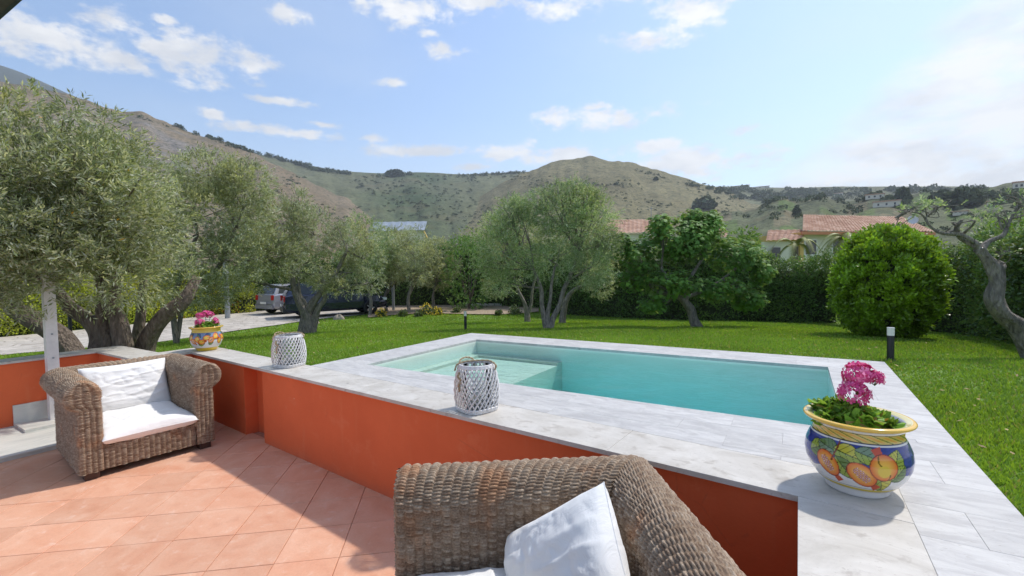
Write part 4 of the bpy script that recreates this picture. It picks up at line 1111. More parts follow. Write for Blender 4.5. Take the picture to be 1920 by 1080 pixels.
def make_pot(label, base, face, style, group):
    t = thing('flower_pot', label, 'flower pot', base, 0, group)
    pr = np.array(POT); seg = np.r_[0, np.cumsum(np.linalg.norm(np.diff(pr, axis=0), axis=1))]
    ss = np.linspace(0, seg[-1], 210 if style == 0 else 120)
    # smooth profile
    R_ = np.interp(ss, seg, pr[:, 0]); Z_ = np.interp(ss, seg, pr[:, 1])
    ker = np.ones(5)/5; R_[3:-3] = np.convolve(R_, ker, 'same')[3:-3]; Z_[3:-3] = np.convolve(Z_, ker, 'same')[3:-3]
    n = 420 if style == 0 else 220; A = np.arange(n)*2*PI/n
    V = np.stack([np.outer(R_, np.cos(A)), np.outer(R_, np.sin(A)), np.repeat(Z_[:, None], n, 1)], -1)
    U = np.repeat((((A-face+PI) % (2*PI))-PI)[None, :], len(ss), 0)*.205; U = U   # arc length on belly, + is anticlockwise seen from above
    U = U; Sg = np.repeat(ss[:, None], n, 1); Vv = np.repeat(Z_[:, None], n, 1)
    C = np.empty(U.shape+(3,)); white = srgb(226, 222, 220)
    C[:] = white*(1-.06*vnoise(np.c_[U.ravel()*30, Vv.ravel()*30], 1, 2).reshape(U.shape)[..., None])
    out = Sg < seg[16]
    inner = ~out; C[inner] = srgb(205, 205, 220)
    if style == 0:
        wave = .142+.020*np.sin(U*16+1)+.012*np.sin(U*37)
        blue = (Vv > wave) & (Vv < .258) & out
        nb = vnoise(np.c_[U.ravel()*40, Vv.ravel()*60], 1, 3, 2).reshape(U.shape)[..., None]
        C[blue] = (srgb(22, 30, 100)*(1-nb)+srgb(52, 66, 160)*nb)[blue]
        g = lambda lst, fn: [fn(U, Vv, C, *a_) for a_ in lst]
        LG, LD, LY_, LO = srgb(150, 165, 70), srgb(96, 124, 66), srgb(196, 186, 66), srgb(120, 140, 110)
        per = 2*PI*.205
        for k in (-1, 0, 1):
            s = k*per/2*1.0
            g([(s-.165, .205, .5, .045, .034, LG, LD), (s-.118, .225, 2.9, .052, .030, LO, LD), (s-.030, .212, -.25, .062, .036, LY_, LG), (s+.050, .218, -.30, .060, .030, LO, LG),
               (s-.045, .150, -.95, .055, .030, LD, LG), (s+.150, .205, 1.1, .048, .034, LY_, LG), (s+.163, .150, .9, .045, .034, LG, LD), (s+.095, .105, -1.25, .052, .036, LY_, LG)], paint_leaf)
            g([(s-.112, .152, .058, .042, -1.0, 'open'), (s+.020, .132, .062, .043, -.75, 'open'), (s+.100, .175, .056, .052, 1.9, 'whole')], paint_fruit)
            st_ = (np.abs((U-(s-.082))-.012*np.sin(Vv*30)) < .0035) & (Vv > .17) & (Vv < .262); C[st_] = srgb(120, 50, 30)
        band = (Vv >= .266) & (Sg < seg[12]+.004) & out; C[band] = srgb(214, 186, 96)
        ph = (U*14+Vv*40); dg = band & ((ph % 1) < .16); C[dg] = srgb(90, 104, 36)
        dg = band & (((ph+.5) % 1) < .20) & (((Vv-.287)/.012)**2 < 1); C[dg] = srgb(226, 150, 70)
        for z_ in (.267, .305): C[out & (np.abs(Vv-z_) < .0018)] = srgb(40, 40, 60)
        C[out & (Vv > .309) & (Sg < seg[13])] = srgb(225, 220, 215)
        C[out & (Vv > .044) & (Vv < .060)] = srgb(212, 186, 66); C[out & (np.abs(Vv-.064) < .0018)] = srgb(60, 50, 40)
    else:
        wave = .105+.02*np.sin(U*18)
        bl = (Vv > .16) & (Vv < .27) & out; C[bl] = srgb(120, 140, 170)
        per = 2*PI*.205
        for k in range(-6, 7):
            s = k*per/11
            paint_leaf(U, Vv, C, s+.05, .13+.02*math.sin(k*2), 1.2+k, .045, .026, srgb(96, 124, 66), srgb(130, 150, 70))
            paint_leaf(U, Vv, C, s+.02, .235, .2+k, .040, .02, srgb(70, 90, 150), srgb(96, 124, 86))
        for k in range(-6, 7):
            s = k*per/11
            paint_fruit(U, Vv, C, s, .195+.018*math.sin(k*1.7), .044, .036, k*1.3, 'whole')
            paint_fruit(U, Vv, C, s+.055, .15+.012*math.cos(k*2.3), .042, .034, 1+k*.9, 'whole' if k % 2 else 'open')
        C[(Vv >= .268) & out] = srgb(222, 190, 84)
        C[out & (Vv < .05)] = srgb(222, 186, 60); C[out & (np.abs(Vv-.267) < .002)] = srgb(70, 80, 110)
    rim = (Sg >= seg[13]+.006) & (Sg < seg[17]); C[rim] = srgb(228, 184, 78)
    C[(Sg >= seg[17]) & (Sg < seg[18])] = srgb(226, 214, 150)
    m_, k = C.shape[:2]; idx = np.arange(m_*k).reshape(m_, k); nxt = np.roll(idx, -1, 1)
    F = np.stack([idx[:-1], nxt[:-1], nxt[1:], idx[1:]], -1).reshape(-1, 4)
    part('pot_body', V.reshape(-1, 3), F, MAT['glaze'], t, tint=C.reshape(-1, 3), smooth=True, world_space=False)
    MB().lathe([(.168, .262), (.12, .268), (.05, .272), (.001, .27)], 28).build('soil', MAT['potsoil'], t, True, world_space=False)
    return t
def geranium(label, base, heads, leaves, stems, group=None, nfl=60, headr=.05):
    """heads: flower head centres; leaves: (centre, radius) clumps; all relative to the pot base"""
    t = thing('geranium', label, 'flower', np.array(base)+np.array((0, 0, .27)), 0, group)
    off = -np.array((0, 0, .27))
    V = []; T = []
    for (c, r, k) in leaves:
        c = np.array(c, float)
        for i in range(k):
            d = vn(rng.normal(size=3)*np.array((1, 1, .55))+np.array((0, 0, .5))); p = c+d*np.array((r, r, r*.55))*rng.uniform(.35, 1)
            nn = vn(d*np.array((.7, .7, 1))+np.array((0, 0, .8))+rng.normal(size=3)*.35); a_ = vn(np.cross(nn, rng.normal(size=3))); b_ = np.cross(nn, a_)
            R_ = rng.uniform(.032, .056); m_ = 18; tone = rng.random()
            ring = []
            for q_ in range(m_):
                an_ = q_/m_*2*PI*.93+.22; rr = R_*(1+.16*math.cos(an_*6)+.05*math.sin(an_*13)); ring.append(p+a_*math.cos(an_)*rr+b_*math.sin(an_)*rr+nn*(.22*R_*math.cos(an_*6)+.15*R_))
            for q_ in range(m_-1): V += [p, ring[q_], ring[q_+1]]; T += [(tone, rng.random()*.6, tone if rng.random() < .94 else .99)]*3
    build = part('leaves', np.array(V)+off, np.arange(len(V)).reshape(-1, 3), MAT['geranium'], t, tint=np.array(T), smooth=False, world_space=False)
    mb = MB()
    for st_ in stems: 
        P = spline(np.array(st_)+off, 5); mb.tube(P, np.linspace(.0052, .0035, len(P)), 6)
    for (c, r, k) in leaves:
        for i in range(int(k*.3)):
            e = np.array(c)+rng.normal(size=3)*r*.4; mb.tube(spline([np.array((c[0]*.6, c[1]*.6, .27))+off, (np.array(c)+e)/2+off-np.array((0, 0, .01)), e+off], 3), .0018, 4)
    for (c, r) in heads:
        for i in range(14):
            d = rand_dir(1)[0]; mb.tube([np.array(c)+off-np.array((0, 0, r*.9)), np.array(c)+off+d*r*.7], .0012, 4)
    mb.build('stem', simple('geranium_stem', (.13, .15, .05), .7, var=.3), t, True, world_space=False)
    for (c, r) in heads:
        V = []; T = []
        for i in range(nfl):
            d = rand_dir(1)[0]; d[2] = d[2] if d[2] > -.45 else -d[2]
            p = np.array(c)+d*r*rng.uniform(.75, 1.08); a_ = vn(np.cross(d, rng.normal(size=3))); b_ = np.cross(d, a_); tone = rng.random()
            pl = r*.36*rng.uniform(.8, 1.15)
            for q_ in range(5):
                an_ = q_*2*PI/5+rng.uniform(-.1, .1); dd = a_*math.cos(an_)+b_*math.sin(an_); sd_ = np.cross(d, dd)
                tip = p+dd*pl+d*pl*rng.uniform(.0, .35)
                V += [p, p+dd*pl*.65+sd_*pl*.34+d*pl*.12, tip+sd_*pl*.12, tip-sd_*pl*.12, p+dd*pl*.65-sd_*pl*.34+d*pl*.12]; T += [(np.clip(tone+rng.uniform(-.3, .3), 0, 1), 0, 0)]*5
        part('flower_head', np.array(V)+off, np.arange(len(V)).reshape(-1, 5), MAT['petal'], t, tint=np.array(T), world_space=False)
    return t
def toward(p): return math.atan2(-p[1], -p[0])
pA = np.array((.235, 2.66, .0005)); fA = toward(pA)
make_pot('large glazed pot painted with pomegranates on blue, at the near right corner of the coping', pA, fA, 0, 'painted pots on the coping')
rt = np.array((-math.sin(fA), math.cos(fA), 0)); fw = np.array((math.cos(fA), math.sin(fA), 0))  # rt = screen right? (viewer sees +rt to the right)
def PO(r_, f_, z_): return tuple(rt*r_+fw*f_+np.array((0, 0, z_)))
geranium('pink geranium with two flower heads growing in the large blue pot', pA,
         [(PO(-.01, .02, .445), .060), (PO(.005, -.02, .530), .060), (PO(.065, -.02, .520), .036)],
         [(PO(-.075, -.02, .345), .085, 70), (PO(-.01, .03, .34), .085, 60), (PO(-.10, .05, .32), .05, 26), (PO(-.02, -.09, .335), .06, 30), (PO(.105, .02, .315), .035, 10), (PO(.09, -.05, .325), .035, 8)],
         [[(0, 0, .27), PO(-.02, .03, .33), PO(.0, .02, .41)], [(0, 0, .27), PO(-.01, -.01, .38), PO(.005, -.02, .48)], [PO(-.02, 0, .30), PO(.05, .02, .315), PO(.10, .03, .30)]])
pB = np.array((-7.28, 3.20, .0005)); fB = toward(pB)
make_pot('yellow rimmed pot painted with crowded fruit, on the far left corner of the coping', pB, fB, 1, 'painted pots on the coping')
rt = np.array((-math.sin(fB), math.cos(fB), 0)); fw = np.array((math.cos(fB), math.sin(fB), 0))
geranium('bushy pink geranium with several flower heads in the far left pot', pB,
         [(PO(-.075, .05, .40), .058), (PO(-.07, .0, .495), .050), (PO(.0, -.02, .515), .055), (PO(.055, .0, .50), .052), (PO(.12, .04, .40), .048), (PO(.11, -.03, .43), .035)],
         [(PO(.0, .02, .36), .10, 60), (PO(-.05, -.05, .34), .07, 26), (PO(.09, .0, .37), .05, 26)],
         [[(0, 0, .27), PO(-.06, .04, .36)], [(0, 0, .27), PO(-.05, .0, .46)], [(0, 0, .27), PO(.0, -.02, .48)], [(0, 0, .27), PO(.05, 0, .46)], [(0, 0, .27), PO(.1, .03, .37)]], nfl=40)

# ------------------------------------------------------------------ whitewashed lattice lanterns
def superring(a, R, sq):
    """rounded-square radius factor at angle a"""
    c, s = abs(math.cos(a)), abs(math.sin(a)); return R/((c**sq+s**sq)**(1/sq))
def make_lantern(label, base, rot, H, R, group):
    t = thing('lantern', label, 'lantern', base, rot, group)
    def rad_(z):
        v = z/H; return R*(.84+.20*math.sin(PI*min(max(v*.93+.04, 0), 1))**.8-.02*v), 3.6-1.5*v
    def pt(a, z, off=0.0):
        r, sq = rad_(z); r = superring(a, r, sq)/1.06+off; return (r*math.cos(a), r*math.sin(a), z)
    for sgn, off, rad0, nm in ((1, .004, .0060, 'outer_cane'), (-1, -.006, .0052, 'inner_cane')):
        for k in range(26):
            P = [pt(k*2*PI/26+sgn*1.25*v, .012+(H-.035)*v, off+.002*math.sin(v*40+k)) for v in np.linspace(0, 1, 12)]
            MB().tube(P, rad0, 6).build(nm, MAT['whitewash'], t, True, world_space=False)
    mb = MB()
    for k in range(3):
        z = H-.022+k*.009; mb.tube([pt(a, z, .003+.002*math.sin(a*26+k)) for a in np.linspace(0, 2*PI, 60, endpoint=False)], .0065, 6, closed=True)
    mb.build('top_rim', MAT['whitewash'], t, True, world_space=False)
    mb = MB()
    for k in range(3):
        z = .007+k*.011; mb.tube([pt(a, z, .004+.0015*math.sin(a*24+k)) for a in np.linspace(0, 2*PI, 56, endpoint=False)], .0065, 6, closed=True)
    V = [pt(a, .006) for a in np.linspace(0, 2*PI, 40, endpoint=False)]; mb.add(V, [tuple(range(40))])
    mb.build('base_rim', MAT['whitewash'], t, True, world_space=False)
    gr = R*.70
    MB().lathe([(gr*.9, .014), (gr, .03), (gr, H*.80), (gr*.93, H*.88), (gr*.93, H-.012)], 32).build('glass_jar', MAT['glass'], t, True, world_space=False)
    MB().lathe([(.001, .032), (.038, .032), (.038, .12), (.034, .124), (.001, .122)], 20).build('candle', MAT['cream'], t, True, world_space=False)
    # rope handle: arcs over the rim, tied down both sides
    def rope(name, P, r=.0062):
        P = spline(P, 7); T = np.gradient(P, axis=0); T = vn(T); mb = MB()
        for q_ in range(2):
            N1 = vn(np.cross(T, np.array((.3, .2, 1.)))); N2 = np.cross(T, N1); s = np.arange(len(P))*1.1+q_*PI
            mb.tube(P+(N1*np.cos(s)[:, None]+N2*np.sin(s)[:, None])*r*.55, r*.75, 6)
        mb.build(name, MAT['rope'], t, True, world_space=False)
    r0 = R*.92
    rope('rope_handle', [(r0*.55, -r0*.82, H-.06), (r0*.60, -r0*.95, H-.01), (r0*.45, -r0*.60, H+.022), (0, -r0*.15, H+.024), (-r0*.5, r0*.25, H+.018), (-r0*.92, r0*.42, H+.002), (-r0*1.08, r0*.45, H-.045)])
    rope('rope_loop', [(-r0*.55, r0*.85, H-.035), (-r0*.3, r0*1.05, H+.012), (.15*r0, r0*1.10, H+.022), (r0*.50, r0*.98, H+.0), (r0*.45, r0*.85, H-.045)])
    rope('knot', [(-r0*1.05, r0*.05, H-.05), (-r0*1.16, r0*.0, H-.08), (-r0*1.05, -r0*.12, H-.11), (-r0*1.16, -r0*.05, H-.14), (-r0*1.08, 0, H-.19)], .0075)
    return t
make_lantern('white woven lantern with rope handle beside the pool, nearer one, right of the other', (-2.09, 2.78, .001), math.radians(72), .355, .155, 'white lattice lanterns on the coping')
make_lantern('white woven lantern further left on the coping, standing before the lawn', (-5.04, 3.08, .001), math.radians(100), .365, .165, 'white lattice lanterns on the coping')

# ------------------------------------------------------------------ bollard lights, poles
def bollard(label, px, py_base, py_top, group, leaves=False):
    b = ghit(px, py_base); t = thing('bollard_light', label, 'garden light', b, 0, group)
    H = rise(px, b)(py_top)-b[2]; r = .034; d = math.hypot(b[0], b[1])
    MB().lathe([(.001, 0), (r*1.5, 0), (r*1.5, .008), (r, .01), (r, H*.76), (.001, H*.76)], 24).build('post', MAT['metal_dark'], t, world_space=False)
    MB().lathe([(.001, H*.76), (r*1.02, H*.76), (r*1.02, H*.965), (.001, H*.965)], 24).build('lens', MAT['frost'], t, world_space=False)
    MB().lathe([(.001, H*.966), (r*1.05, H*.966), (r*1.05, H), (.001, H)], 24).build('cap', MAT['cream'], t, world_space=False)
bollard('black bollard light with white lens at the right rear corner of the deck', 1669.5, 676, 614, 'bollard lights on the lawn')
bollard('black bollard light beyond the left rear corner of the pool', 873, 619, 584, 'bollard lights on the lawn')
def pole(label, px, pyb, pyt, wpx, mat):
    b = ghit(px, pyb); zt = rise(px, b)(pyt); r = wpx/FOC*math.hypot(b[0], b[1])*.42
    t = thing('metal_pole', label, 'pole', b, 0)
    MB().tube([b, (b[0], b[1], zt)], r, 10).build('shaft', mat, t); MB().lathe([(.001, 0), (r*1.9, 0), (r*1.9, .02), (r, .025)], 12, b).build('base_plate', mat, t)
pole('slim grey metal pole beside the driveway, behind the potted flower', 427, 598, 470, 9, MAT['grey_metal'])
pole('thin grey pole among the thin olive trunks at the back', 738, 583, 505, 6, MAT['grey_metal'])
pole('thin dark post beside the leaning trunk of the left olive tree', 134, 662, 575, 5, MAT['metal_dark'])

# small spotlight on the grass
b = ghit(990, 603); t = thing('garden_spotlight', 'small black spotlight on the grass under the double olive tree', 'spotlight', b)
MB().tube([b, b+np.array((0, 0, .10))], .01, 8).build('spike', MAT['black'], t); MB().lathe([(.001, 0), (.05, 0), (.062, .09), (.001, .085)], 16, b+np.array((0, 0, .09))).build('lamp_head', MAT['black'], t)
MB().lathe([(.001, .087), (.05, .094), (.001, .096)], 16, b+np.array((0, 0, .09))).build('lens', MAT['frost'], t)
# rocks
for (px, py, wpx, hpx, lab) in [(636, 600, 22, 9, 'tan field stone on the grass right of the split-trunk olive'), (592, 607, 16, 6, 'small flat field stone close behind the split-trunk olive')]:
    b = ghit(px, py); s = math.hypot(b[0], b[1])/FOC; n_ = 14
    th_ = np.linspace(0, PI/2, 6); V = []; F = []
    for i, a_ in enumerate(th_):
        for k in range(n_):
            q_ = 2*PI*k/n_; r_ = (1+.25*math.sin(3*q_+px)+.12*math.sin(7*q_)); V.append((b[0]+math.cos(a_)*math.cos(q_)*wpx*s*.5*r_, b[1]+math.cos(a_)*math.sin(q_)*wpx*s*.35*r_, b[2]-.01+math.sin(a_)*hpx*s*r_))
    for i in range(5):
        for k in range(n_): F.append((i*n_+k, i*n_+(k+1) % n_, (i+1)*n_+(k+1) % n_, (i+1)*n_+k))
    o = part('field_stone', V, F, MAT['rock'], None, smooth=True); tag(o, lab, 'rock')

# ------------------------------------------------------------------ cars under the trees
def make_car(label, rear, heading, paint, L, Wd, H, seed, plate):
    t = thing('parked_car', label, 'car', rear, heading)
    # local: x from 0 (rear) to L (front)
    st = [(0.0, .42, .55, .86), (.05, .30, .98, .96), (.35, .26, 1.02, 1.0), (1.2, .24, 1.0, 1.0), (2.4, .24, .98, 1.0), (L*.74, .25, .96, .99), (L*.90, .27, .86, .95), (L*.97, .32, .74, .88), (L, .42, .60, .78)]
    V = []; F = []; n_ = 10
    for (x_, zb, zt, wf) in st:
        zb *= H/1.5; zt *= H/1.5; w_ = Wd/2*wf
        ring = [(-w_*.86, zb), (-w_*.98, zb+.10), (-w_, (zb+zt)/2), (-w_*.965, zt-.06), (-w_*.86, zt), (w_*.86, zt), (w_*.965, zt-.06), (w_, (zb+zt)/2), (w_*.98, zb+.10), (w_*.86, zb)]
        V += [(x_, y_, z_) for y_, z_ in ring]
    for i in range(len(st)-1):
        for k in range(n_): F.append((i*n_+k, (i+1)*n_+k, (i+1)*n_+(k+1) % n_, i*n_+(k+1) % n_))
    F += [tuple(range(n_)), tuple(range((len(st)-1)*n_, len(st)*n_))[::-1]]
    body = part('body', V, F, paint, t, smooth=False, world_space=False)
    zb = .985*H/1.5
    cab = [(.10, zb, .86), (.32, H*.93, .70), (.60, H*.985, .68), (L*.40, H, .69), (L*.52, H*.97, .68), (L*.71, zb, .84)]
    V = []; F = []
    for (x_, z_, wf) in cab: V += [(x_, -Wd/2*wf, z_), (x_, Wd/2*wf, z_)]
    V += [(.10, -Wd/2*.86, zb-.02), (.10, Wd/2*.86, zb-.02), (L*.71, -Wd/2*.86, zb-.02), (L*.71, Wd/2*.86, zb-.02)]
    # roof strip and side faces
    for i in range(len(cab)-1): F.append((2*i, 2*i+2, 2*i+3, 2*i+1))
    F.append((0, 2, 4, 6, 8, 10)[::-1]); F.append((1, 3, 5, 7, 9, 11))
    part('cabin', V, F, paint, t, world_space=False)
    gl = MAT['window']
    def side(y_, x0, x1, x2, x3, z0, z1, name='side_window'):
        s = 1 if y_ > 0 else -1; k0 = Wd/2*.857+.006; k1 = Wd/2*.715+.008
        part(name, [(x0, s*k0, z0), (x1, s*k0, z0), (x2, s*k1, z1), (x3, s*k1, z1)], [(0, 1, 2, 3)], gl, t, world_space=False)
    z0, z1 = zb+.03, H*.925
    for s in (-1, 1):
        side(s, .30, L*.24, L*.24, .46, z0, z1); side(s, L*.26, L*.43, L*.43, L*.26, z0, z1+.02); side(s, L*.45, L*.66, L*.545, L*.45, z0, z1+.01)
    part('rear_window', [(.115, -Wd*.36, z0+.01), (.115, Wd*.36, z0+.01), (.292, Wd*.31, z1-.03), (.292, -Wd*.31, z1-.03)], [(0, 1, 2, 3)], gl, t, world_space=False).location = (-.012, 0, .012)
    part('windscreen', [(L*.70, -Wd*.38, z0), (L*.70, Wd*.38, z0), (L*.535, Wd*.32, z1+.01), (L*.535, -Wd*.32, z1+.01)], [(0, 1, 2, 3)], gl, t, world_space=False).location = (.014, 0, .012)
    red = simple('tail_light', (.45, .02, .02), .2); cl = simple('head_light', (.75, .78, .80), .1)
    for s in (-1, 1):
        MB().box((-.012, s*Wd*.40-.09, .72*H/1.5), (.10, s*Wd*.40+.085, .95*H/1.5)).build('tail_light', red, t, world_space=False)
        MB().box((L*.93, s*Wd*.36-.14, .62*H/1.5), (L-.045, s*Wd*.36+.12, .74*H/1.5)).build('head_light', cl, t, world_space=False)
        MB().box((L*.62, s*(Wd/2+.05)-.08, zb), (L*.66, s*(Wd/2+.05)+.08, zb+.12)).build('mirror', paint, t, world_space=False)
    MB().box((-.05, -Wd*.44, .30), (.10, Wd*.44, .50)).build('rear_bumper', MAT['metal_dark'] if not plate else paint, t, world_space=False)
    MB().box((L-.10, -Wd*.42, .27), (L+.03, Wd*.42, .46)).build('front_bumper', paint, t, world_space=False)
    MB().box((-.062, -.26, .53), (-.045, .26, .64)).build('number_plate', MAT['cream'], t, world_space=False)
    alloy = simple('alloy', (.55, .56, .58), .35, .8)
    for x_ in (L*.19, L*.81):
        for s in (-1, 1):
            y0 = s*(Wd/2-.10); r_ = .33
            prof_ = [(.19, -.10), (.29, -.105), (r_, -.08), (r_, .08), (.29, .105), (.19, .10)]
            V = []; F = []; n2 = 26
            for (rr, yy) in prof_:
                for k in range(n2): a_ = 2*PI*k/n2; V.append((x_+rr*math.cos(a_), y0+yy, r_+rr*math.sin(a_)))
            for i in range(len(prof_)-1):
                for k in range(n2): F.append((i*n2+k, i*n2+(k+1) % n2, (i+1)*n2+(k+1) % n2, (i+1)*n2+k))
            wh = part('wheel', V, F, MAT['black'], t, smooth=True, world_space=False)
            mb = MB(); yy = y0+s*.085
            for k in range(5):
                a_ = 2*PI*k/5; c_, q_ = math.cos(a_), math.sin(a_)
                mb.add([(x_+c_*.03-q_*.03, yy, r_+q_*.03+c_*.03), (x_+c_*.03+q_*.03, yy, r_+q_*.03-c_*.03), (x_+c_*.20+q_*.022, yy, r_+q_*.20-c_*.022), (x_+c_*.20-q_*.022, yy, r_+q_*.20+c_*.022)], [(0, 1, 2, 3)])
            V = []
            for rr in (.19, .215):
                for k in range(n2): a_ = 2*PI*k/n2; V.append((x_+rr*math.cos(a_), yy+s*.01, r_+rr*math.sin(a_)))
            mb.add(V, [(k, (k+1) % n2, n2+(k+1) % n2, n2+k) for k in range(n2)])
            mb.build('rim', alloy, wh, world_space=False)
    return t
def carpaint(name, col):
    m, t_, b_ = material(name); b_.inputs['Base Color'].default_value = tuple(col)+(1,); b_.inputs['Roughness'].default_value = .25; b_.inputs['Coat Weight'].default_value = .8; b_.inputs['Metallic'].default_value = .3; return m
rr_ = ghit(534, 601); ff_ = ghit(704, 590); hd = math.atan2(ff_[1]-rr_[1], ff_[0]-rr_[0])
sideoff = np.array((-math.sin(hd), math.cos(hd), 0))*.92
make_car('dark navy parked car seen from its side, behind the split-trunk olive', rr_+sideoff+np.array((0, 0, .03)), hd, carpaint('navy_paint', (.012, .018, .045)), 4.55, 1.84, 1.58, 1, False)
g_ = ghit(508, 592); hd2 = hd+math.radians(26)
make_car('silver grey hatchback parked left of the navy car', g_+np.array((math.cos(hd2+PI/2), math.sin(hd2+PI/2), 0))*.55+np.array((0, 0, .03)), hd2, carpaint('silver_paint', (.33, .33, .37)), 4.1, 1.74, 1.52, 2, True)

# ------------------------------------------------------------------ hedges
def hedge(label, pts, n, L, W, mat, depth=.9, seed=0, cat='hedge', gap=.33, top_n=.5):
    B = []; Hh = []
    for (px, pb, pt) in pts:
        b = ghit(px, pb); B.append(b); Hh.append(rise(px, b)(pt)-b[2])
    B = np.array(B); Hh = np.array(Hh)
    ds = np.r_[0, np.cumsum(np.linalg.norm(np.diff(B[:, :2], axis=0), axis=1))]; LL = ds[-1]
    t = thing('hedge', label, cat, B[len(B)//2], 0)
    # denser where nearer
    uu = rng.random(n*3)*LL; X = np.interp(uu, ds, B[:, 0]); Y = np.interp(uu, ds, B[:, 1]); Zb = np.interp(uu, ds, B[:, 2]); H = np.interp(uu, ds, Hh)
    dist = np.hypot(X, Y); kp = rng.random(len(uu)) < np.clip((dist.min()*1.3/dist)**1.2, 0, 1); uu, X, Y, Zb, H = [a_[kp][:n] for a_ in (uu, X, Y, Zb, H)]
    dB = np.diff(B[:, :2], axis=0); dB = np.vstack([dB, dB[-1]]); seg = np.clip(np.searchsorted(ds, uu)-1, 0, len(dB)-2)
    tg = vn(np.c_[dB[seg], np.zeros(len(seg))]); nv_ = np.c_[-tg[:, 1], tg[:, 0], np.zeros(len(tg))]
    out = np.c_[X, Y, np.zeros(len(X))]; sg = np.sign((nv_*out).sum(1)); nv_ = nv_*sg[:, None]          # points away from the viewer
    m_ = len(uu); H = H*(1+.10*(vnoise(np.c_[uu*.9, uu*0], 1, 3, seed)-.5)*2)
    a_ = rng.random(m_)*PI  # 0 front foot .. pi back
    # superellipse cross-section: x from 0 front to depth
    cxs = -np.sign(np.cos(a_))*np.abs(np.cos(a_))**.45; czs = np.abs(np.sin(a_))**.45
    fr_ = a_ < PI*.75
    bump = 1+.22*(vnoise(np.c_[uu*1.1, czs*H*1.3, cxs*1.0], 1, 3, seed+1)-.5)*2
    rsc = (1-.30*rng.random(m_)**1.6)*bump
    foot = rng.random(m_)
    off = depth/2+cxs*depth/2*rsc; zz_ = np.where(rng.random(m_) < .55, czs*H*rsc, rng.random(m_)*H*.95)
    P = np.c_[X, Y, Zb]+nv_*off[:, None]; P[:, 2] = Zb+zz_
    g = vnoise(P, 2.2, 3, seed+4); kp = (g > gap)&fr_; P = P[kp]; cx_ = cxs[kp]; cz_ = czs[kp]; nv_ = nv_[kp]; tgk = tg[kp]
    per = 3; PP = np.repeat(P, per, 0)+rng.normal(size=(len(P)*per, 3))*L*.6
    outn = vn(nv_*cx_[:, None]+np.array((0, 0, 1.))*(cz_**4)[:, None]+1e-3); outn = np.repeat(outn, per, 0)
    D = vn(outn*.5+rand_dir(len(PP))*.8+np.array((0, 0, .25))); Nn = vn(outn+rand_dir(len(PP))*.9)
    V = leaf_quads(PP, D, Nn, L*rng.uniform(.6, 1.2, len(PP)), W*rng.uniform(.7, 1.2, len(PP)))
    tone = np.clip(.5+1.3*(vnoise(P, 1.2, 3, seed+7)-.5), 0, 1).repeat(per)
    hh = np.clip((P[:, 2]-P[:, 2].min())/1.5, 0, 1).repeat(per)
    tn = np.c_[np.clip(tone+rng.uniform(-.3, .3, len(PP)), 0, 1), np.clip((vnoise(P, .8, 2, seed+9)-.45)*3, 0, 1).repeat(per)*.8+rng.random(len(PP))*.3, np.clip(vnoise(P, .9, 2, seed+11).repeat(per)*.55+rng.random(len(PP))*.5, 0, 1)]
    build_leaves('foliage', V, 4, mat, t, tn)
    # added solid core against see-through, dark colour stands in for inner shade
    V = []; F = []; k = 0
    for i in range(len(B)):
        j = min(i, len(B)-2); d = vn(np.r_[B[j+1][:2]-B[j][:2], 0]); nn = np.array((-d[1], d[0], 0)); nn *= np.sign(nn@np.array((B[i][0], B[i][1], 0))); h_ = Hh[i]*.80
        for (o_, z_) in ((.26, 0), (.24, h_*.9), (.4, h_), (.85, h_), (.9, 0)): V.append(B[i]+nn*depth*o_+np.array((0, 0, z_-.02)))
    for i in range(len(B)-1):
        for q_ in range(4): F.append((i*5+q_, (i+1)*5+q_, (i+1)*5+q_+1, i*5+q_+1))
    part('shade_core', V, F, MAT['core'], t)
    return t
MAT['core'] = simple('hedge_shade_core', (.045, .058, .024), .95, var=.5, scale=6, bump=1.0, bdist=.2)  # dark foliage colour for the added cores, inner shade put into the colour
hedge('variegated hedge with yellow and reddish leaf tips behind the driveway at far left', [(-160, 652, 520), (0, 634, 520), (130, 621, 518), (200, 613, 515), (300, 603, 510), (400, 592, 505), (480, 586, 500)], 26000, .11, .055, MAT['photinia'], 1.0, 1)
hedge('tall mixed hedge behind the parked cars and the thin olive trees', [(430, 588, 510), (520, 582, 480), (620, 577, 470), (720, 575, 462), (820, 574, 452), (880, 574, 440), (930, 575, 446), (1000, 579, 455), (1060, 585, 460)], 22000, .13, .06, MAT['laurel'], 1.1, 5)
hedge('dark green laurel hedge behind the fig tree and the pool lawn', [(1010, 588, 470), (1150, 597, 462), (1260, 601, 458), (1340, 603, 452), (1400, 604, 468), (1450, 605, 480), (1500, 606, 484), (1570, 608, 482)], 26000, .095, .042, MAT['laurel'], 1.0, 9)
hedge('leafy hedge at the right edge behind the old bare olive trunk', [(1560, 609, 482), (1640, 616, 470), (1720, 622, 464), (1790, 628, 456), (1860, 640, 436), (1920, 652, 428), (2060, 690, 410)], 26000, .085, .042, MAT['laurel'], 1.1, 13)

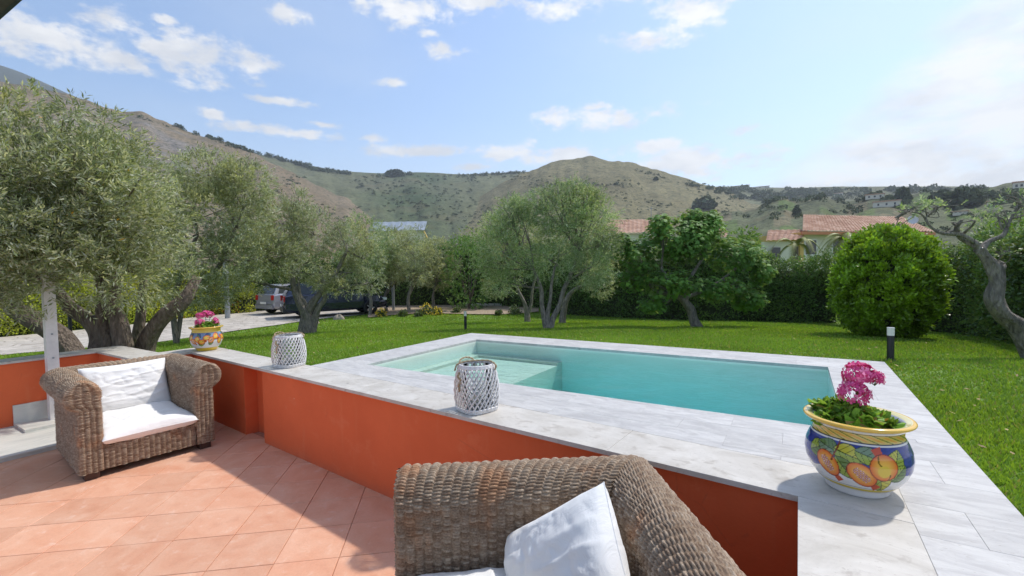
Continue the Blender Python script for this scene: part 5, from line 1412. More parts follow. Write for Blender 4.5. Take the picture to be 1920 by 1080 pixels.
# light green shrubs poking over the hedge
def shrub(name, label, px, pb, pt, wpx, n, L, W, mat, seed=0, per=7, dist=None, back=0.0, sq=1.0, **kw):
    b = ghit(px, pb)
    if back: b = b*np.array((back, back, 1)); b[2] = gz(b[0], b[1])
    H = rise(px, b)(pt)-b[2]; dep = (b-EYEP)@_F; R_ = wpx/FOC*dep/2/math.hypot(1, (px-960)/FOC)**.6
    t = thing(name, label, 'shrub', b)
    lob = [((b[0], b[1], b[2]+H*.48), (R_, R_, H*.52))]
    V, tn, P = crown_leaves(lob, n, L, W, per=per, seed=seed, twig=.10, spread=.9, **kw); build_leaves('foliage', V, 4, mat, t, tn)
    mb = MB()
    for k in range(7):
        a_ = k*.9; mb.tube([b, b+np.array((math.cos(a_)*R_*.3, math.sin(a_)*R_*.3, H*.45)), b+np.array((math.cos(a_)*R_*.6, math.sin(a_)*R_*.6, H*.75))], [.03, .02, .008], 6)
    mb.build('stem', MAT['bark_old'], t); return t
shrub('light_green_shrub', 'mid green shrub rising above the hedge between the thin olives and the big double olive', 880, 580, 436, 110, 9000, .12, .05, MAT['fig'], 21)
shrub('light_green_shrub', 'yellow green shrub behind the hedge at the far right edge', 1895, 640, 402, 120, 9000, .09, .045, MAT['bush'], 22, back=1.25)
shrub('light_green_shrub', 'feathery green tree top beyond the hedge right of the villa', 1855, 640, 392, 110, 8000, .09, .035, MAT['olive_green'], 23, back=1.7, gaps=.46)
shrub('light_green_shrub', 'tall green shrub beyond the hedge just right of the fig tree', 1395, 605, 428, 90, 7000, .11, .055, MAT['fig'], 24, back=1.08)

# ------------------------------------------------------------------ big rounded bush
b = ghit(1655, 634); dep = (b-EYEP)@_F
zt = rise(1655, b)(427); H = zt-b[2]; R_ = .94
t = thing('rounded_bush', 'big bright green rounded bush on the lawn in front of the right hedge', 'bush', b+np.array((0, 0, 0)))
bc = b+np.array((.10, .45, 0)); bc[2] = b[2]
R_ = 96/FOC*dep/1.10
n = 17000; d = rand_dir(n); d[:, 2] = np.abs(d[:, 2])**.8*np.sign(d[:, 2])
d = vn(d)
rr = (1-.26*rng.random(n)**1.5)*(1+.12*(vnoise(d*2.2, 1.6, 3, 2)-.5)*2)*(1+.17*(vnoise(d*7.5, 1.6, 2, 5)-.5)*2)
xy = np.linalg.norm(d[:, :2], axis=1)
P = np.c_[d[:, 0]*R_*rr, d[:, 1]*R_*rr, d[:, 2]*H*.54*rr+H*.47]
low = P[:, 2] < H*.25; P[low, 0] *= .93+.0*P[low, 2]; P[low, 1] *= .93
P = P[P[:, 2] > .03]; d = vn(P-np.array((0, 0, H*.45))); P = P+bc
g = vnoise(P, 5.5, 2, 3); kp = g > .45; P = P[kp]; d = d[kp]
per = 5; PP = np.repeat(P, per, 0)+rng.normal(size=(len(P)*per, 3))*.022; dd = np.repeat(d, per, 0)
D = vn(dd*.7+rand_dir(len(PP))*.8+np.array((0, 0, .4))); Nn = vn(dd+rand_dir(len(PP))*.7)
V = leaf_quads(PP, D, Nn, .085*rng.uniform(.6, 1.2, len(PP)), .042*rng.uniform(.7, 1.2, len(PP)))
tone = np.clip(.5+1.2*(vnoise(P, 4, 2, 7)-.5), 0, 1).repeat(per)
tn = np.c_[np.clip(tone+rng.uniform(-.3, .3, len(PP)), 0, 1), np.clip(vnoise(P, 2.5, 2, 12).repeat(per)*1.2-.2+rng.random(len(PP))*.25, 0, 1), rng.random(len(PP))]
build_leaves('foliage', V, 4, MAT['bush'], t, tn)
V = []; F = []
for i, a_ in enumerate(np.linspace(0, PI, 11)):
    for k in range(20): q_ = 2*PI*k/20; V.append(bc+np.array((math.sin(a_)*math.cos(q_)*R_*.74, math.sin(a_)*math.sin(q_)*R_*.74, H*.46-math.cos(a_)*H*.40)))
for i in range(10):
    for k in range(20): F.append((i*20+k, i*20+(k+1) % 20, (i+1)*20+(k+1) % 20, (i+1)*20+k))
part('shade_core', V, F, MAT['core'], t, smooth=True)  # added closed shell behind the leaves, coloured dark like a shaded interior

# ------------------------------------------------------------------ trees
def P3(px, py, d): return at(px, py, d)
OG = 'olive trees round the lawn'
# big old olive on the left
b = np.array([*at(205, 640, 7.4)[:2], -.25])
D0 = 7.4
limbs = [([P3(215, 700, 7.4), P3(208, 640, 7.4), P3(200, 600, 7.4), P3(205, 555, 7.3), P3(190, 500, 7.2)], [.21, .17, .145, .14, .10]),
         ([P3(228, 690, 7.4), P3(232, 640, 7.3), P3(222, 600, 7.3), P3(210, 560, 7.3), P3(225, 470, 7.3)], [.165, .13, .115, .10, .08]),
         ([P3(190, 690, 7.3), P3(188, 635, 7.35), P3(165, 600, 7.3), P3(130, 575, 7.2), P3(90, 520, 7.0)], [.18, .13, .10, .09, .06]),
         ([P3(265, 690, 7.6), P3(275, 640, 7.6), P3(305, 595, 7.6), P3(345, 562, 7.7), P3(370, 520, 7.9)], [.15, .13, .12, .10, .07]),
         ([P3(248, 680, 8.2), P3(258, 630, 8.2), P3(265, 585, 8.2), P3(270, 520, 8.2)], [.09, .08, .07, .05])]
lobes = [(P3(85, 320, 6.2), (.95, 1.0, .78)), (P3(15, 365, 5.8), (1.0, .9, .78)), (P3(150, 365, 6.4), (1.0, 1.0, .80)), (P3(60, 430, 6.0), (1.0, 1.0, .75)), (P3(210, 420, 6.9), (.95, .9, .8)),
         (P3(150, 500, 6.5), (1.0, .9, .55)), (P3(250, 510, 7.2), (.75, .8, .5)), (P3(30, 520, 6.0), (.9, .9, .5)), (P3(-90, 370, 5.6), (1.0, 1.0, 1.0)), (P3(-100, 460, 5.8), (1, 1, .8)), (P3(165, 305, 6.6), (.55, .55, .42)),
         (P3(215, 330, 7.2), (.6, .6, .6))]
t = tree('olive_tree', 'huge old gnarled olive tree with several trunks behind the left armchair', 'tree', b, limbs, lobes, 78000, .085, .019, MAT['olive_near'], MAT['bark_old'], OG, 31, gnarl=.22, gaps=.42, twig=.22, fill=.6)
# upright sprays at the top left
V, tn, P = crown_leaves([(P3(200, 232, 6.2), (.22, .2, .16)), (P3(135, 205, 6.0), (.16, .16, .13)), (P3(60, 190, 6.0), (.16, .14, .16)), (P3(15, 200, 5.8), (.3, .3, .2)), (P3(235, 275, 6.8), (.25, .25, .25))], 2300, .085, .018, twig=.16, gaps=.2, seed=77, fill=.9)
build_leaves('shoots', V, 4, MAT['olive_near'], t, tn)
# leaning limb of a separate tree at the far left
b = np.array([*at(150, 680, 8.0)[:2], -.3])
limbs = [([P3(160, 690, 8.0), P3(120, 640, 8.0), P3(80, 612, 7.9), P3(45, 590, 7.8), P3(22, 568, 7.8), P3(10, 520, 7.8)], [.16, .15, .15, .13, .13, .08])]
tree('olive_tree', 'olive with one thick leaning trunk behind the white post at the far left', 'tree', b, limbs, [(P3(-40, 470, 7.6), (1.1, 1.0, .6)), (P3(60, 480, 8.2), (.9, .9, .5))], 9000, .085, .019, MAT['olive_near'], MAT['bark_old'], OG, 33, gnarl=.2)
# second olive, behind the big one
b = np.array([*at(330, 625, 11.)[:2], gz(*at(330, 625, 11.)[:2])])
limbs = [([b, P3(325, 570, 11.), P3(345, 500, 11.), P3(370, 440, 11)], [.07, .06, .05, .04]), ([b, P3(350, 560, 11.2), P3(410, 500, 11.3), P3(440, 430, 11.3)], [.05, .05, .05, .04])]
lobes = [(P3(360, 400, 11), (1.0, 1.0, .85)), (P3(430, 400, 11.3), (.95, 1, 1.0)), (P3(340, 480, 10.8), (.95, .9, .7)), (P3(420, 490, 11.2), (1.0, 1, .75)), (P3(390, 330, 11), (.72, .75, .55)), (P3(460, 345, 11.3), (.60, .6, .6)), (P3(300, 430, 10.8), (.7, .7, .8)), (P3(500, 480, 11.6), (.75, .8, .7)), (P3(370, 545, 11), (.8, .8, .4))]
tree('olive_tree', 'tall silvery olive between the old gnarled tree and the split-trunk olive', 'tree', b, limbs, lobes, 52000, .085, .021, MAT['olive'], MAT['bark_grey'], OG, 35, gaps=.40, twig=.22)
# split-trunk olive with the cut stub
b = ghit(573, 626); dd = (b-EYEP)@_F
limbs = [([P3(575, 632, dd), P3(577, 610, dd), P3(574, 590, dd), P3(560, 562, dd), P3(550, 535, dd), P3(546, 508, dd)], [.20, .155, .135, .11, .08, .066]),
         ([P3(566, 630, dd), P3(571, 600, dd), P3(584, 572, dd), P3(603, 548, dd), P3(625, 520, dd), P3(650, 470, dd)], [.14, .12, .10, .08, .06, .04]),
         ([P3(585, 628, dd), P3(588, 606, dd), P3(597, 578, dd), P3(610, 555, dd), P3(600, 500, dd)], [.12, .10, .075, .055, .035]),
         ([P3(573, 585, dd), P3(571, 565, dd), P3(562, 550, dd), P3(556, 480, dd)], [.06, .045, .035, .03])]
lobes = [(P3(530, 420, dd), (.80, .8, .65)), (P3(590, 430, dd+.3), (.85, .8, .60)), (P3(650, 455, dd+.3), (.70, .75, .55)), (P3(500, 480, dd), (.65, .7, .5)), (P3(570, 495, dd+.5), (.75, .6, .42)), (P3(640, 510, dd), (.62, .6, .36)), (P3(555, 380, dd), (.40, .4, .32)), (P3(690, 490, dd+.4), (.45, .5, .5)), (P3(465, 440, dd+.4), (.45, .5, .5)), (P3(650, 538, dd-.1), (.55, .5, .20)), (P3(690, 530, dd+.2), (.35, .4, .22)), (P3(610, 530, dd+.6), (.5, .4, .2)), (P3(462, 525, dd+.3), (.42, .5, .38))]
t = tree('olive_tree', 'olive with a pale forked trunk and a sawn-off stub, in front of the cars', 'tree', b, limbs, lobes, 46000, .075, .018, MAT['olive'], MAT['bark_grey'], OG, 37, gnarl=.2, gaps=.42, twig=.18, rough=.4)
s0 = P3(546, 508, dd)
MB().tube([s0-np.array((0, 0, .02)), s0+np.array((0, 0, .012))], .078, 14).build('sawn_face', simple('cut_wood', (.55, .45, .33), .8, var=.15, scale=20), t)
# thin olives at the back
for (px, pb, top, w_, lean, lab, sd_, mat_) in [(693, 592, 400, 105, -6, 'thin olive standing at the nose of the navy car', 41, 'olive_green'), (726, 585, 425, 90, 10, 'thin olive left of the slim grey pole at the back', 42, 'olive'), (768, 588, 425, 110, 6, 'slender single-trunk olive, rightmost of the thin ones at the back', 43, 'olive'), (815, 582, 450, 80, 6, 'small pale olive crown right of the slender single-trunk olive', 44, 'olive')]:
    b = ghit(px, pb); dd = (b-EYEP)@_F; s = dd/FOC
    limbs = [([P3(px, pb+3, dd), P3(px-lean*.5, pb-25, dd), P3(px+lean*.4, pb-50, dd), P3(px+lean*1.5, pb-85, dd)], [.10, .075, .06, .04]), ([P3(px, pb-35, dd), P3(px+lean*2+8, pb-75, dd+.3)], [.04, .025])]
    cy_ = top+(pb-60-top)*.5
    lobes = [(P3(px+lean, cy_-8, dd), (w_*.42*s, w_*.42*s, (pb-60-top)*.42*s)), (P3(px-w_*.28, cy_+20, dd-.3), (w_*.30*s, .7, .65)), (P3(px+w_*.28, cy_+14, dd+.3), (w_*.30*s, .7, .7)), (P3(px+lean-5, cy_+38, dd-.4), (w_*.36*s, .7, .5))]
    tree('olive_tree', lab, 'tree', b, limbs, lobes, 20000, .095, .024, MAT[mat_], MAT['bark_grey'], OG, sd_, gaps=.42, twig=.2)
# big double olive by the pool
b = ghit(1028, 616); dd = (b-EYEP)@_F
limbs = [([P3(1026, 618, dd), P3(1021, 600, dd), P3(1016, 570, dd), P3(1014, 540, dd), P3(1000, 505, dd)], [.10, .065, .055, .05, .035]),
         ([P3(1028, 618, dd), P3(1027, 590, dd), P3(1032, 560, dd), P3(1034, 535, dd), P3(1040, 500, dd)], [.085, .055, .045, .04, .03]),
         ([P3(1031, 618, dd), P3(1038, 595, dd), P3(1050, 570, dd), P3(1056, 545, dd), P3(1070, 515, dd), P3(1085, 470, dd)], [.10, .07, .065, .055, .05, .03])]
lobes = [(P3(1050, 400, dd), (.80, .75, .62)), (P3(1100, 425, dd), (.68, .7, .75)), (P3(1095, 370, dd), (.34, .4, .26)), (P3(1050, 362, dd), (.26, .3, .22)), (P3(985, 430, dd+.3), (.70, .7, .70)), (P3(940, 470, dd+.3), (.55, .6, .7)), (P3(1030, 490, dd), (.85, .7, .45)), (P3(1110, 500, dd), (.55, .6, .55)), (P3(960, 400, dd+.4), (.42, .5, .35)), (P3(950, 530, dd+.4), (.35, .5, .35)), (P3(1010, 380, dd+.2), (.4, .4, .3)), (P3(925, 425, dd+.5), (.25, .3, .35)), (P3(1075, 355, dd), (.16, .2, .22)), (P3(1120, 372, dd), (.16, .2, .2)), (P3(970, 385, dd+.3), (.16, .2, .2)), (P3(1140, 455, dd), (.25, .3, .3)), (P3(905, 500, dd+.4), (.22, .3, .3))]
tree('olive_tree', 'large full olive with several slim pale stems beyond the pool', 'tree', b, limbs, lobes, 66000, .062, .0165, MAT['olive_green'], MAT['bark_grey'], OG, 51, gaps=.43, twig=.20, fill=.6, rough=.5)
b = ghit(989, 604); dd = (b-EYEP)@_F
limbs = [([P3(989, 606, dd), P3(988, 585, dd), P3(982, 565, dd), P3(972, 545, dd), P3(960, 510, dd)], [.11, .09, .06, .05, .03]), ([P3(989, 592, dd), P3(996, 570, dd), P3(998, 545, dd), P3(1005, 510, dd)], [.07, .05, .045, .03])]
tree('olive_tree', 'olive with a V-shaped trunk behind and left of the slim-stemmed olive', 'tree', b, limbs, [(P3(945, 480, dd), (.8, .7, .75)), (P3(985, 450, dd), (.7, .7, .8)), (P3(930, 540, dd), (.45, .5, .35))], 15000, .075, .019, MAT['olive'], MAT['bark_grey'], OG, 52)
b = ghit(1055, 607); dd = (b-EYEP)@_F
limbs = [([P3(1054, 609, dd), P3(1056, 590, dd), P3(1063, 562, dd), P3(1075, 545, dd), P3(1095, 532, dd), P3(1110, 500, dd)], [.12, .095, .08, .06, .05, .03])]
tree('olive_tree', 'olive with a single bent trunk behind and right of the slim-stemmed olive', 'tree', b, limbs, [(P3(1120, 470, dd), (.8, .7, .8)), (P3(1080, 440, dd), (.7, .7, .7)), (P3(1125, 530, dd), (.45, .5, .4))], 15000, .075, .019, MAT['olive'], MAT['bark_grey'], OG, 53)

# fig tree with big lobed leaves
b = ghit(1306, 614); dd = (b-EYEP)@_F
limbs = [([P3(1308, 616, dd), P3(1301, 600, dd), P3(1295, 580, dd), P3(1278, 560, dd), P3(1262, 545, dd), P3(1240, 500, dd)], [.14, .12, .11, .09, .07, .04]), ([P3(1285, 568, dd), P3(1290, 530, dd), P3(1320, 480, dd)], [.07, .05, .03]), ([P3(1270, 552, dd), P3(1230, 545, dd+.2), P3(1200, 510, dd+.2)], [.06, .045, .025]), ([P3(1280, 560, dd), P3(1330, 540, dd), P3(1385, 500, dd)], [.05, .035, .02])]
lobes = [(P3(1270, 450, dd), (.95, .7, .60)), (P3(1320, 430, dd), (.55, .6, .42)), (P3(1200, 480, dd), (.60, .6, .50)), (P3(1370, 480, dd+.2), (.75, .6, .55)), (P3(1250, 530, dd-.2), (.85, .6, .42)), (P3(1350, 545, dd), (.70, .6, .42)), (P3(1425, 500, dd+.4), (.40, .5, .55)), (P3(1185, 525, dd), (.38, .4, .30)), (P3(1300, 405, dd), (.35, .4, .2)), (P3(1400, 560, dd+.3), (.5, .5, .34)), (P3(1225, 570, dd+.1), (.42, .4, .24)), (P3(1330, 410, dd), (.30, .3, .22)), (P3(1165, 455, dd), (.30, .35, .25)), (P3(1240, 420, dd), (.4, .4, .25))]
t = thing('fig_tree', 'spreading fig tree with large lobed leaves and a leaning trunk beyond the pool', 'tree', b)
V, F = branch_mesh(limbs, lobes, seed=61, tips=8); part('trunk', V, F, MAT['bark_grey'], t, smooth=True)
lob = [(np.array(c), np.array(r)) for c, r in lobes]; wts = np.array([r[0]*r[2] for c, r in lob]); wts /= wts.sum()
n = 12500; k = rng.choice(len(lob), n, p=wts); d = rand_dir(n)
P = np.array([l[0] for l in lob])[k]+d*np.array([l[1] for l in lob])[k]*(1-.55*rng.random(n)**1.3)[:, None]*(1+.3*(vnoise(d+np.array([l[0] for l in lob])[k], 2.5, 3, 4)-.5)*2)[:, None]
kp = vnoise(P, 2.6, 2, 5) > .42; P = P[kp]; d = d[kp]; n = len(P)
Nn = vn(d*.6+np.array((0, 0, .75))+rand_dir(n)*.55); A_ = vn(np.cross(Nn, rand_dir(n))); B_ = np.cross(Nn, A_)
sz = rng.uniform(.055, .105, n)
outl = [(0, -.35), (.30, -.25), (.62, -.30), (.42, .05), (.80, .42), (.34, .36), (0, 1.0), (-.34, .36), (-.80, .42), (-.42, .05), (-.62, -.30), (-.30, -.25)]
pts_ = []
for (x_, y_) in outl: pts_.append(P+A_*(x_*sz)[:, None]+B_*(y_*sz)[:, None]-Nn*((x_*x_+y_*y_)*.22*sz)[:, None])
ring = np.stack(pts_, 1); cen = P[:, None, :]+Nn[:, None, :]*.004
m_ = len(outl); allv = np.concatenate([cen, ring], 1).reshape(-1, 3); base_i = np.arange(n)*(m_+1)
F = np.stack([np.stack([base_i, base_i+1+q_, base_i+1+(q_+1) % m_], 1) for q_ in range(m_)], 1).reshape(-1, 3)
tn = np.repeat(np.c_[np.clip(.5+(vnoise(P, 1.6, 2, 9)-.5)*1.2+rng.uniform(-.25, .25, n), 0, 1), rng.random(n)**2, rng.random(n)], m_+1, 0)
part('crown', allv, F, MAT['fig'], t, tint=tn)

# bare old olive at the right edge
dd = 5.6
b = np.array([*P3(1935, 680, dd)[:2], gz(*P3(1935, 680, dd)[:2])])
w0 = lambda px, py, k=0.: P3(px, py, dd+k)
limbs = [([w0(1960, 720), w0(1925, 640), w0(1908, 612), w0(1882, 590), w0(1866, 560), w0(1868, 530), w0(1862, 505), w0(1846, 480), w0(1836, 465)], [0.126, 0.111, 0.096, 0.089, 0.081, 0.074, 0.074, 0.056, 0.052]),
         ([w0(2010, 660), w0(1950, 628), w0(1915, 612), w0(1888, 592)], [0.104, 0.081, 0.067, 0.052]),
         ([w0(1862, 512), w0(1880, 500, .1), w0(1872, 490, .1)], [0.052, 0.041, 0.015]),
         ([w0(1838, 470), w0(1828, 455), w0(1800, 440), w0(1765, 437), w0(1745, 425), w0(1728, 402), w0(1700, 396)], [0.044, 0.031, 0.025, 0.019, 0.015, 0.010, 0.006]),
         ([w0(1840, 470), w0(1856, 452), w0(1880, 441), w0(1888, 425), w0(1900, 402), w0(1908, 385)], [0.043, 0.031, 0.027, 0.018, 0.015, 0.007]),
         ([w0(1745, 425), w0(1735, 410), w0(1755, 392)], [0.012, 0.007, 0.004]), ([w0(1890, 425), w0(1880, 410), w0(1862, 405)], [0.013, 0.007, 0.004])]
lobes = [(w0(1735, 388), (.13, .2, .07)), (w0(1775, 385), (.12, .2, .08)), (w0(1905, 378), (.16, .2, .12)), (w0(1700, 400), (.12, .15, .07)), (w0(1885, 470), (.10, .12, .10)), (w0(1870, 400), (.10, .1, .06)), (w0(1795, 425), (.06, .06, .05)), (w0(1935, 400), (.18, .2, .2))]
tree('olive_tree', 'nearly bare old olive with a twisted grey trunk at the right edge', 'tree', b, limbs, lobes, 950, .05, .013, MAT['olive_green'], MAT['bark_grey'], OG, 71, gnarl=.26, gaps=.2, twig=.08)

# ------------------------------------------------------------------ plants on the sandy bed
for i, (px, py, h_, kind, lab) in enumerate([(800, 590, 20, 'y', 'yellow flowering plant, tallest on the sandy bed left of the far bollard'), (820, 591, 14, 'y', 'low yellow flowering plant on the sandy bed, right of the tallest one'), (856, 588, 14, 'g', 'leafy weed on the sandy bed just left of the far bollard'),
                                 (785, 594, 12, 'g', 'low green weed at the left end of the sandy bed'), (965, 590, 20, 'g', 'grey green plant at the right end of the sandy bed'), (935, 592, 12, 'g', 'small weed on bare sand right of the far bollard'), (715, 594, 14, 'y', 'yellowish plant at the foot of the thin olives'), (755, 594, 14, 'g', 'green weed at the foot of the slim grey pole')]):
    b = ghit(px, py); s = math.hypot(b[0], b[1])/FOC; H = h_*s
    t = thing('bed_plant', lab, 'plant', b)
    n = 420; d = rand_dir(n); d[:, 2] = np.abs(d[:, 2]); P = b+d*np.array((H*.7, H*.7, H))*rng.uniform(.2, 1, n)[:, None]
    V = leaf_quads(P, rand_dir(n), rand_dir(n), .10, .05); build_leaves('foliage', V, 4, MAT['wild'], t, np.c_[rng.random(n), rng.random(n), rng.random(n)*.9])
    if kind == 'y':
        n = 90; d = rand_dir(n); d[:, 2] = np.abs(d[:, 2]); P = b+d*np.array((H*.7, H*.7, H*1.05)); V = leaf_quads(P, rand_dir(n), rand_dir(n), .09, .08)
        build_leaves('flowers', V, 4, simple('yellow_petals', (.70, .50, .03), .6), t, np.c_[rng.random(n), rng.random(n), rng.random(n)])['kind'] = 'stuff'
# low grey kerb behind the bed
A = ghit(868, 574); B = ghit(985, 575); t = MB().box((min(A[0], B[0]), 0, 0), (min(A[0], B[0])+np.linalg.norm(B-A), .2, .16))
o = t.build('stone_kerb', MAT['marble']); o.location = (A[0]-min(A[0], B[0])*0, A[1], A[2]); 
V0 = np.array(t.V)-np.array(t.V).min(0); o.data.vertices.foreach_set('co', V0.astype(np.float32).ravel()); o.rotation_euler = (0, 0, math.atan2(B[1]-A[1], B[0]-A[0]))
tag(o, 'low pale kerb stone behind the sandy bed at the foot of the hedge', 'kerb')

# ------------------------------------------------------------------ neighbouring houses
def roof_sheet(t, A, B, C_, D_, pitch=.30, amp=.05, name='roof'):
    """corrugated tiled slope A-B eave, D_-C_ ridge"""
    A, B, C_, D_ = [np.array(v, float) for v in (A, B, C_, D_)]; nrow = int(np.linalg.norm(B-A)/pitch)
    nn = vn(np.cross(B-A, D_-A)); nn = nn*np.sign(nn[2]); V = []; F = []; m_ = nrow*4; kk = max(2, int(np.linalg.norm(D_-A)/.42))
    for i in range(m_+1):
        u_ = i/m_; e = A+(B-A)*u_; r_ = D_+(C_-D_)*u_; h_ = amp*(1-math.cos(i/4*2*PI))*.5
        for j in range(kk+1):
            for st_ in (0, 1):
                v_ = (j+st_*.96)/(kk+1); V.append(e+(r_-e)*v_+nn*(h_+.035*(1-st_)))
    c_ = 2*(kk+1)
    for i in range(m_):
        for j in range(c_-1): s = i*c_+j; F.append((s, s+c_, s+c_+1, s+1))
    return part(name, V, F, MAT['rooftile'], t)
# villa on the right
D = 34.
def HP(px, py, d=D): return at(px, py, d)
el_, er_ = HP(1516, 437, 30), HP(1749, 432, 33); ze = (el_[2]+er_[2])/2; el_[2] = er_[2] = ze
dirv = vn((er_-el_)*np.array((1, 1, 0))); bk = np.array((-dirv[1], dirv[0], 0)); bk *= np.sign(bk@np.array((_F[0], _F[1], 0)))
rl = HP(1506, 407, 35.5); rr2 = HP(1690, 403, 38.5); zr = (rl[2]+rr2[2])/2; rl[2] = rr2[2] = zr
t = thing('villa', 'cream villa with a pink clay tile roof beyond the right hedge', 'house', (el_+er_)/2*np.array((1, 1, 0))+np.array((0, 0, -2)))
rf = roof_sheet(t, el_-dirv*.5, er_+dirv*.3, rr2, rl)
roof_sheet(t, er_+dirv*.3, er_+dirv*.3+bk*9, rr2+bk*2, rr2, name='roof')
z0 = -2.2
def wall_quad(t, A, B, z0, z1, th, mat, name='wall'):
    A = np.array(A[:2]); B = np.array(B[:2]); d = (B-A)/np.linalg.norm(B-A); n_ = np.array((-d[1], d[0])); n_ = n_*np.sign(n_@np.array((_F[0], _F[1])))
    return MB().prism([tuple(A), tuple(B), tuple(B+n_*th), tuple(A+n_*th)], z0, z1).build(name, mat, t)
wf = bk*.6
wall_quad(t, el_+wf, er_-dirv*.5+wf, z0, ze-.02, .3, MAT['house'])
wall_quad(t, er_-dirv*.5+wf, er_-dirv*.5+wf+bk*8, z0, ze-.02, .3, MAT['house'])
wall_quad(t, el_-dirv*.02+wf, el_+wf+bk*8, z0, ze-.02, .3, MAT['house_y'])
wall_quad(t, el_-dirv*.55, er_+dirv*.3, ze-.22, ze-.01, .08, simple('fascia', (.52, .20, .10), .7), 'fascia')
wl = np.linalg.norm(er_-el_)
for k, u_ in enumerate((.08, .30, .52, .74, .93)):
    c_ = el_+dirv*wl*u_*.95+wf-bk*.02; fr = wall_quad(t, c_-dirv*.55, c_+dirv*.55, ze-1.6, ze-.45, .015, MAT['white_paint'], 'window')
    wall_quad(fr, c_-dirv*.45-bk*.01, c_+dirv*.45-bk*.01, ze-1.5, ze-.55, .009, MAT['window'], 'pane') if False else None
    A_ = c_-dirv*.45-bk*.012; B__ = c_+dirv*.45-bk*.012
    V = [(A_[0], A_[1], ze-1.5), (B__[0], B__[1], ze-1.5), (B__[0], B__[1], ze-.55), (A_[0], A_[1], ze-.55)]
    part('pane', V, [(0, 1, 2, 3)], MAT['window'], fr)
dp = HP(1711, 413, 34); mb = MB().lathe([(.001, 0), (.17, .02), (.33, .09)], 20); Vd = np.array(mb.V)@np.array(Matrix.Rotation(math.radians(70), 3, 'X') @ Matrix.Rotation(0, 3, 'Z')).T+dp
o = part('satellite_dish', Vd, mb.F, MAT['roofmetal'], None, smooth=True); tag(o, 'round pale satellite dish on the right end of the villa roof', 'satellite dish')
# porch / annex on its left
t = thing('villa_annex', 'low annex with pink tile roof at the left side of the villa', 'house', HP(1470, 470, 30)*np.array((1, 1, 0))+np.array((0, 0, -2)))
a0, a1 = HP(1436, 452, 29), HP(1502, 452, 29); a1[2] = a0[2]; r0_, r1_ = HP(1440, 432, 33), HP(1516, 431, 33); r1_[2] = r0_[2]
roof_sheet(t, a0, a1, r1_, r0_); wall_quad(t, a0+bk*.4+dirv*.2, a1+bk*.4, z0, a0[2]-.02, .3, MAT['house'])
c_ = (a0+a1)/2+bk*.38; wall_quad(t, c_-dirv*.5, c_+dirv*.5, a0[2]-1.5, a0[2]-.4, .012, MAT['window'], 'window')
# left pink roof behind the fig
t = thing('neighbour_house', 'house with a pink tile roof showing between the double olive and the fig tree', 'house', HP(1190, 470, 34)*np.array((1, 1, 0))+np.array((0, 0, -2)))
a0, a1 = HP(1135, 438, 33), HP(1225, 438, 33); a1[2] = a0[2]; r0_, r1_ = HP(1140, 413, 38), HP(1222, 412, 38); r1_[2] = r0_[2]
roof_sheet(t, a0, a1, r1_, r0_); wall_quad(t, a0+bk*.4, a1+bk*.4, z0, a0[2]-.02, .3, MAT['house'])
c_ = (a0+a1)/2+bk*.38; wall_quad(t, c_-dirv*.5, c_+dirv*.5, a0[2]-1.5, a0[2]-.4, .012, MAT['window'], 'window')
ac = HP(1221, 412, 38); MB().tube([ac, ac+np.array((0, 0, 1.1))], .03, 6).box((ac[0]-.3, ac[1]-.02, ac[2]+.9), (ac[0]+.3, ac[1]+.02, ac[2]+.94)).build('aerial', MAT['grey_metal'], t)
t = thing('neighbour_house', 'low tile roof just above the hedge right of the fig tree top', 'house', HP(1345, 470, 40)*np.array((1, 1, 0))+np.array((0, 0, -2)))
a0, a1 = HP(1300, 446, 40), HP(1365, 446, 40); a1[2] = a0[2]; r0_, r1_ = HP(1305, 431, 44), HP(1362, 431, 44); r1_[2] = r0_[2]
roof_sheet(t, a0, a1, r1_, r0_); wall_quad(t, a0+bk*.4, a1+bk*.4, z0, a0[2]-.02, .3, MAT['house'])
# sheet-metal roofed shed on the left
t = thing('metal_roof_shed', 'large shed with a pale grey sheet metal roof above the thin olives', 'shed', HP(750, 470, 50)*np.array((1, 1, 0))+np.array((0, 0, -2)))
a0, a1 = HP(690, 434, 48), HP(796, 434, 48); a1[2] = a0[2]; r0_, r1_ = HP(700, 417, 56), HP(801, 416, 56); r1_[2] = r0_[2]
rf = roof_sheet(t, a0, a1, r1_, r0_, .8, .05); rf.data.materials.clear(); rf.data.materials.append(MAT['roofmetal'])
wall_quad(t, a0+bk*.6, a1+bk*.6, z0, a0[2]-.02, .3, MAT['house'])
c_ = (a0+a1)/2+bk*.58; wall_quad(t, c_-dirv*.9, c_+dirv*.9, z0, z0+2.4, .012, MAT['grey_metal'], 'door')
wall_quad(t, a1-dirv*.1, r1_-dirv*.1, a1[2]-.25, a1[2]-.02, .1, MAT['house_y'], 'gable_trim')

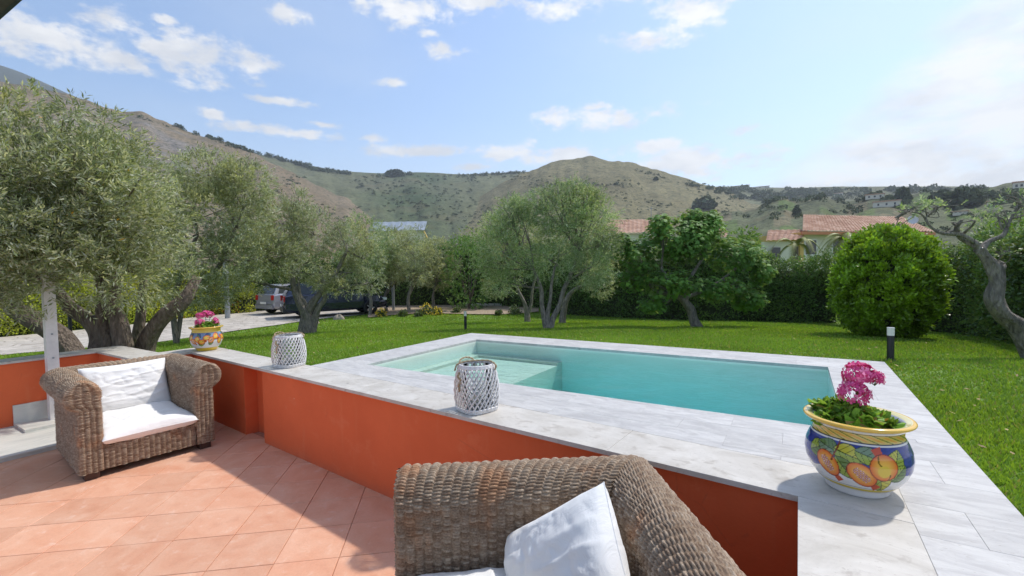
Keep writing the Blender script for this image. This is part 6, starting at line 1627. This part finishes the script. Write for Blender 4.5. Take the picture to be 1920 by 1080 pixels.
# young palms in front of the villa
def palm(label, px, py_c, D_, fl, n_, seed):
    c = at(px, py_c, D_); b = np.array([c[0], c[1], -1.6]); t = thing('palm', label, 'palm tree', b); r_ = np.random.default_rng(seed)
    MB().tube([b, c], [.13, .10], 10).build('trunk', MAT['bark_old'], t)
    for k in range(n_):
        a_ = 2*PI*k/n_+r_.uniform(-.2, .2); up = r_.uniform(.5, 1.0); P = []
        for s in np.linspace(0, 1, 9): P.append(c+np.array((math.cos(a_)*s*fl*(.65), math.sin(a_)*s*fl*.65, fl*(up*s*1.1-1.25*s*s))))
        P = np.array(P); mb = MB(); mb.tube(P, np.linspace(.018, .005, 9), 5); Q = spline(P, 5)
        for i in range(3, len(Q)):
            T = vn(Q[i]-Q[i-1]); S = vn(np.cross(T, (0, 0, 1.)))
            for sg in (-1, 1):
                d = vn(S*sg*.9+T*.5+np.array((0, 0, -.35))); L_ = fl*.20*(1-.5*i/len(Q)); q0 = Q[i]; q1 = q0+d*L_; wv = T*.022
                mb.add([q0-wv, q0+wv, q1], [(0, 1, 2)])
        mb.build('frond', MAT['palm'], t)
MAT['palm'] = simple('palm_frond', (.27, .27, .08), .6, var=.25, scale=3)
palm('young palm with arching yellow green fronds in front of the villa wall', 1590, 455, 20, 1.9, 13, 3)
palm('small palm whose single arching frond shows in front of the annex', 1492, 462, 19, 1.5, 7, 5)

# parasol whose edge shows in the top left corner
pc = np.array((-3.05, .15)); cz = 1.82
t = thing('parasol', 'dark green parasol, only its edge in the top left corner', 'parasol', (pc[0]-.0, pc[1], FLOOR))
k0 = at(52, -16, 1.55); k1 = at(-20, 30, 1.75)
edge = k1-k0; mid = (k0+k1)/2; outn = vn(np.array((-edge[1], edge[0], 0.))); outn = outn*np.sign(outn@(np.array((pc[0], pc[1], 0))-np.array((mid[0], mid[1], 0)))+1e-9)
# octagon whose one side runs through the two points above
mid2 = mid[:2]; ed = vn(np.r_[edge[:2], 0])[:2]; nn = np.array((-ed[1], ed[0])); 
if nn@(np.array((_F[0], _F[1]))) > 0: nn = -nn
side = 1.05; ap = side/2/math.tan(PI/8); cen = mid2+nn*ap
t.location = (float(cen[0]), float(cen[1]), FLOOR)
zc = float(mid[2]); vs = []
R8 = side/2/math.sin(PI/8); a0_ = math.atan2(-(nn[1]), -(nn[0]))
for k in range(8): a_ = a0_+PI/8+k*PI/4; vs.append(np.array((cen[0]+R8*math.cos(a_), cen[1]+R8*math.sin(a_), zc)))
apex = np.array((cen[0], cen[1], zc+.55)); V = [apex]+vs+[apex-np.array((0, 0, .012))]+[v-np.array((0, 0, .012)) for v in vs]; F = []
for k in range(8): F += [(0, 1+k, 1+(k+1) % 8), (9, 10+(k+1) % 8, 10+k), (1+k, 10+k, 10+(k+1) % 8, 1+(k+1) % 8)]
can = part('canopy', V, F, MAT['canvas'], t)
V = []; F = []
for k in range(8): V += [vs[k], vs[k]-np.array((0, 0, .03))]
for k in range(8): j = (k+1) % 8; F.append((2*k, 2*k+1, 2*j+1, 2*j))
part('valance', V, F, MAT['canvas'], t)
for k in range(8): MB().tube([apex-np.array((0, 0, .05)), vs[k]-np.array((0, 0, .02))], .008, 6).build('rib', MAT['metal_dark'], t)
MB().tube([(cen[0], cen[1], FLOOR+.08), (cen[0], cen[1], zc+.6)], .022, 12).build('pole', MAT['metal_dark'], t)
MB().lathe([(.001, 0), (.25, 0), (.25, .05), (.05, .08), (.001, .08)], 28, (cen[0], cen[1], FLOOR+.0025)).build('base', MAT['metal_dark'], t)

# ------------------------------------------------------------------ air
m = bpy.data.materials.new('air'); m.use_nodes = True; nt = NT(m.node_tree); nt.n.remove(nt.n['Principled BSDF'])
pv = nt.node('ShaderNodeVolumePrincipled'); pv.inputs['Color'].default_value = (.78, .86, .96, 1); pv.inputs['Density'].default_value = .00018; pv.inputs['Anisotropy'].default_value = .3
nt.l.new(pv.outputs[0], nt.n['Material Output'].inputs['Volume'])
zt_ = float(Z.max())+30
MB().box((-3600, -3600, -60), (3600, 3600, zt_)).build('haze', m)['kind'] = 'stuff'
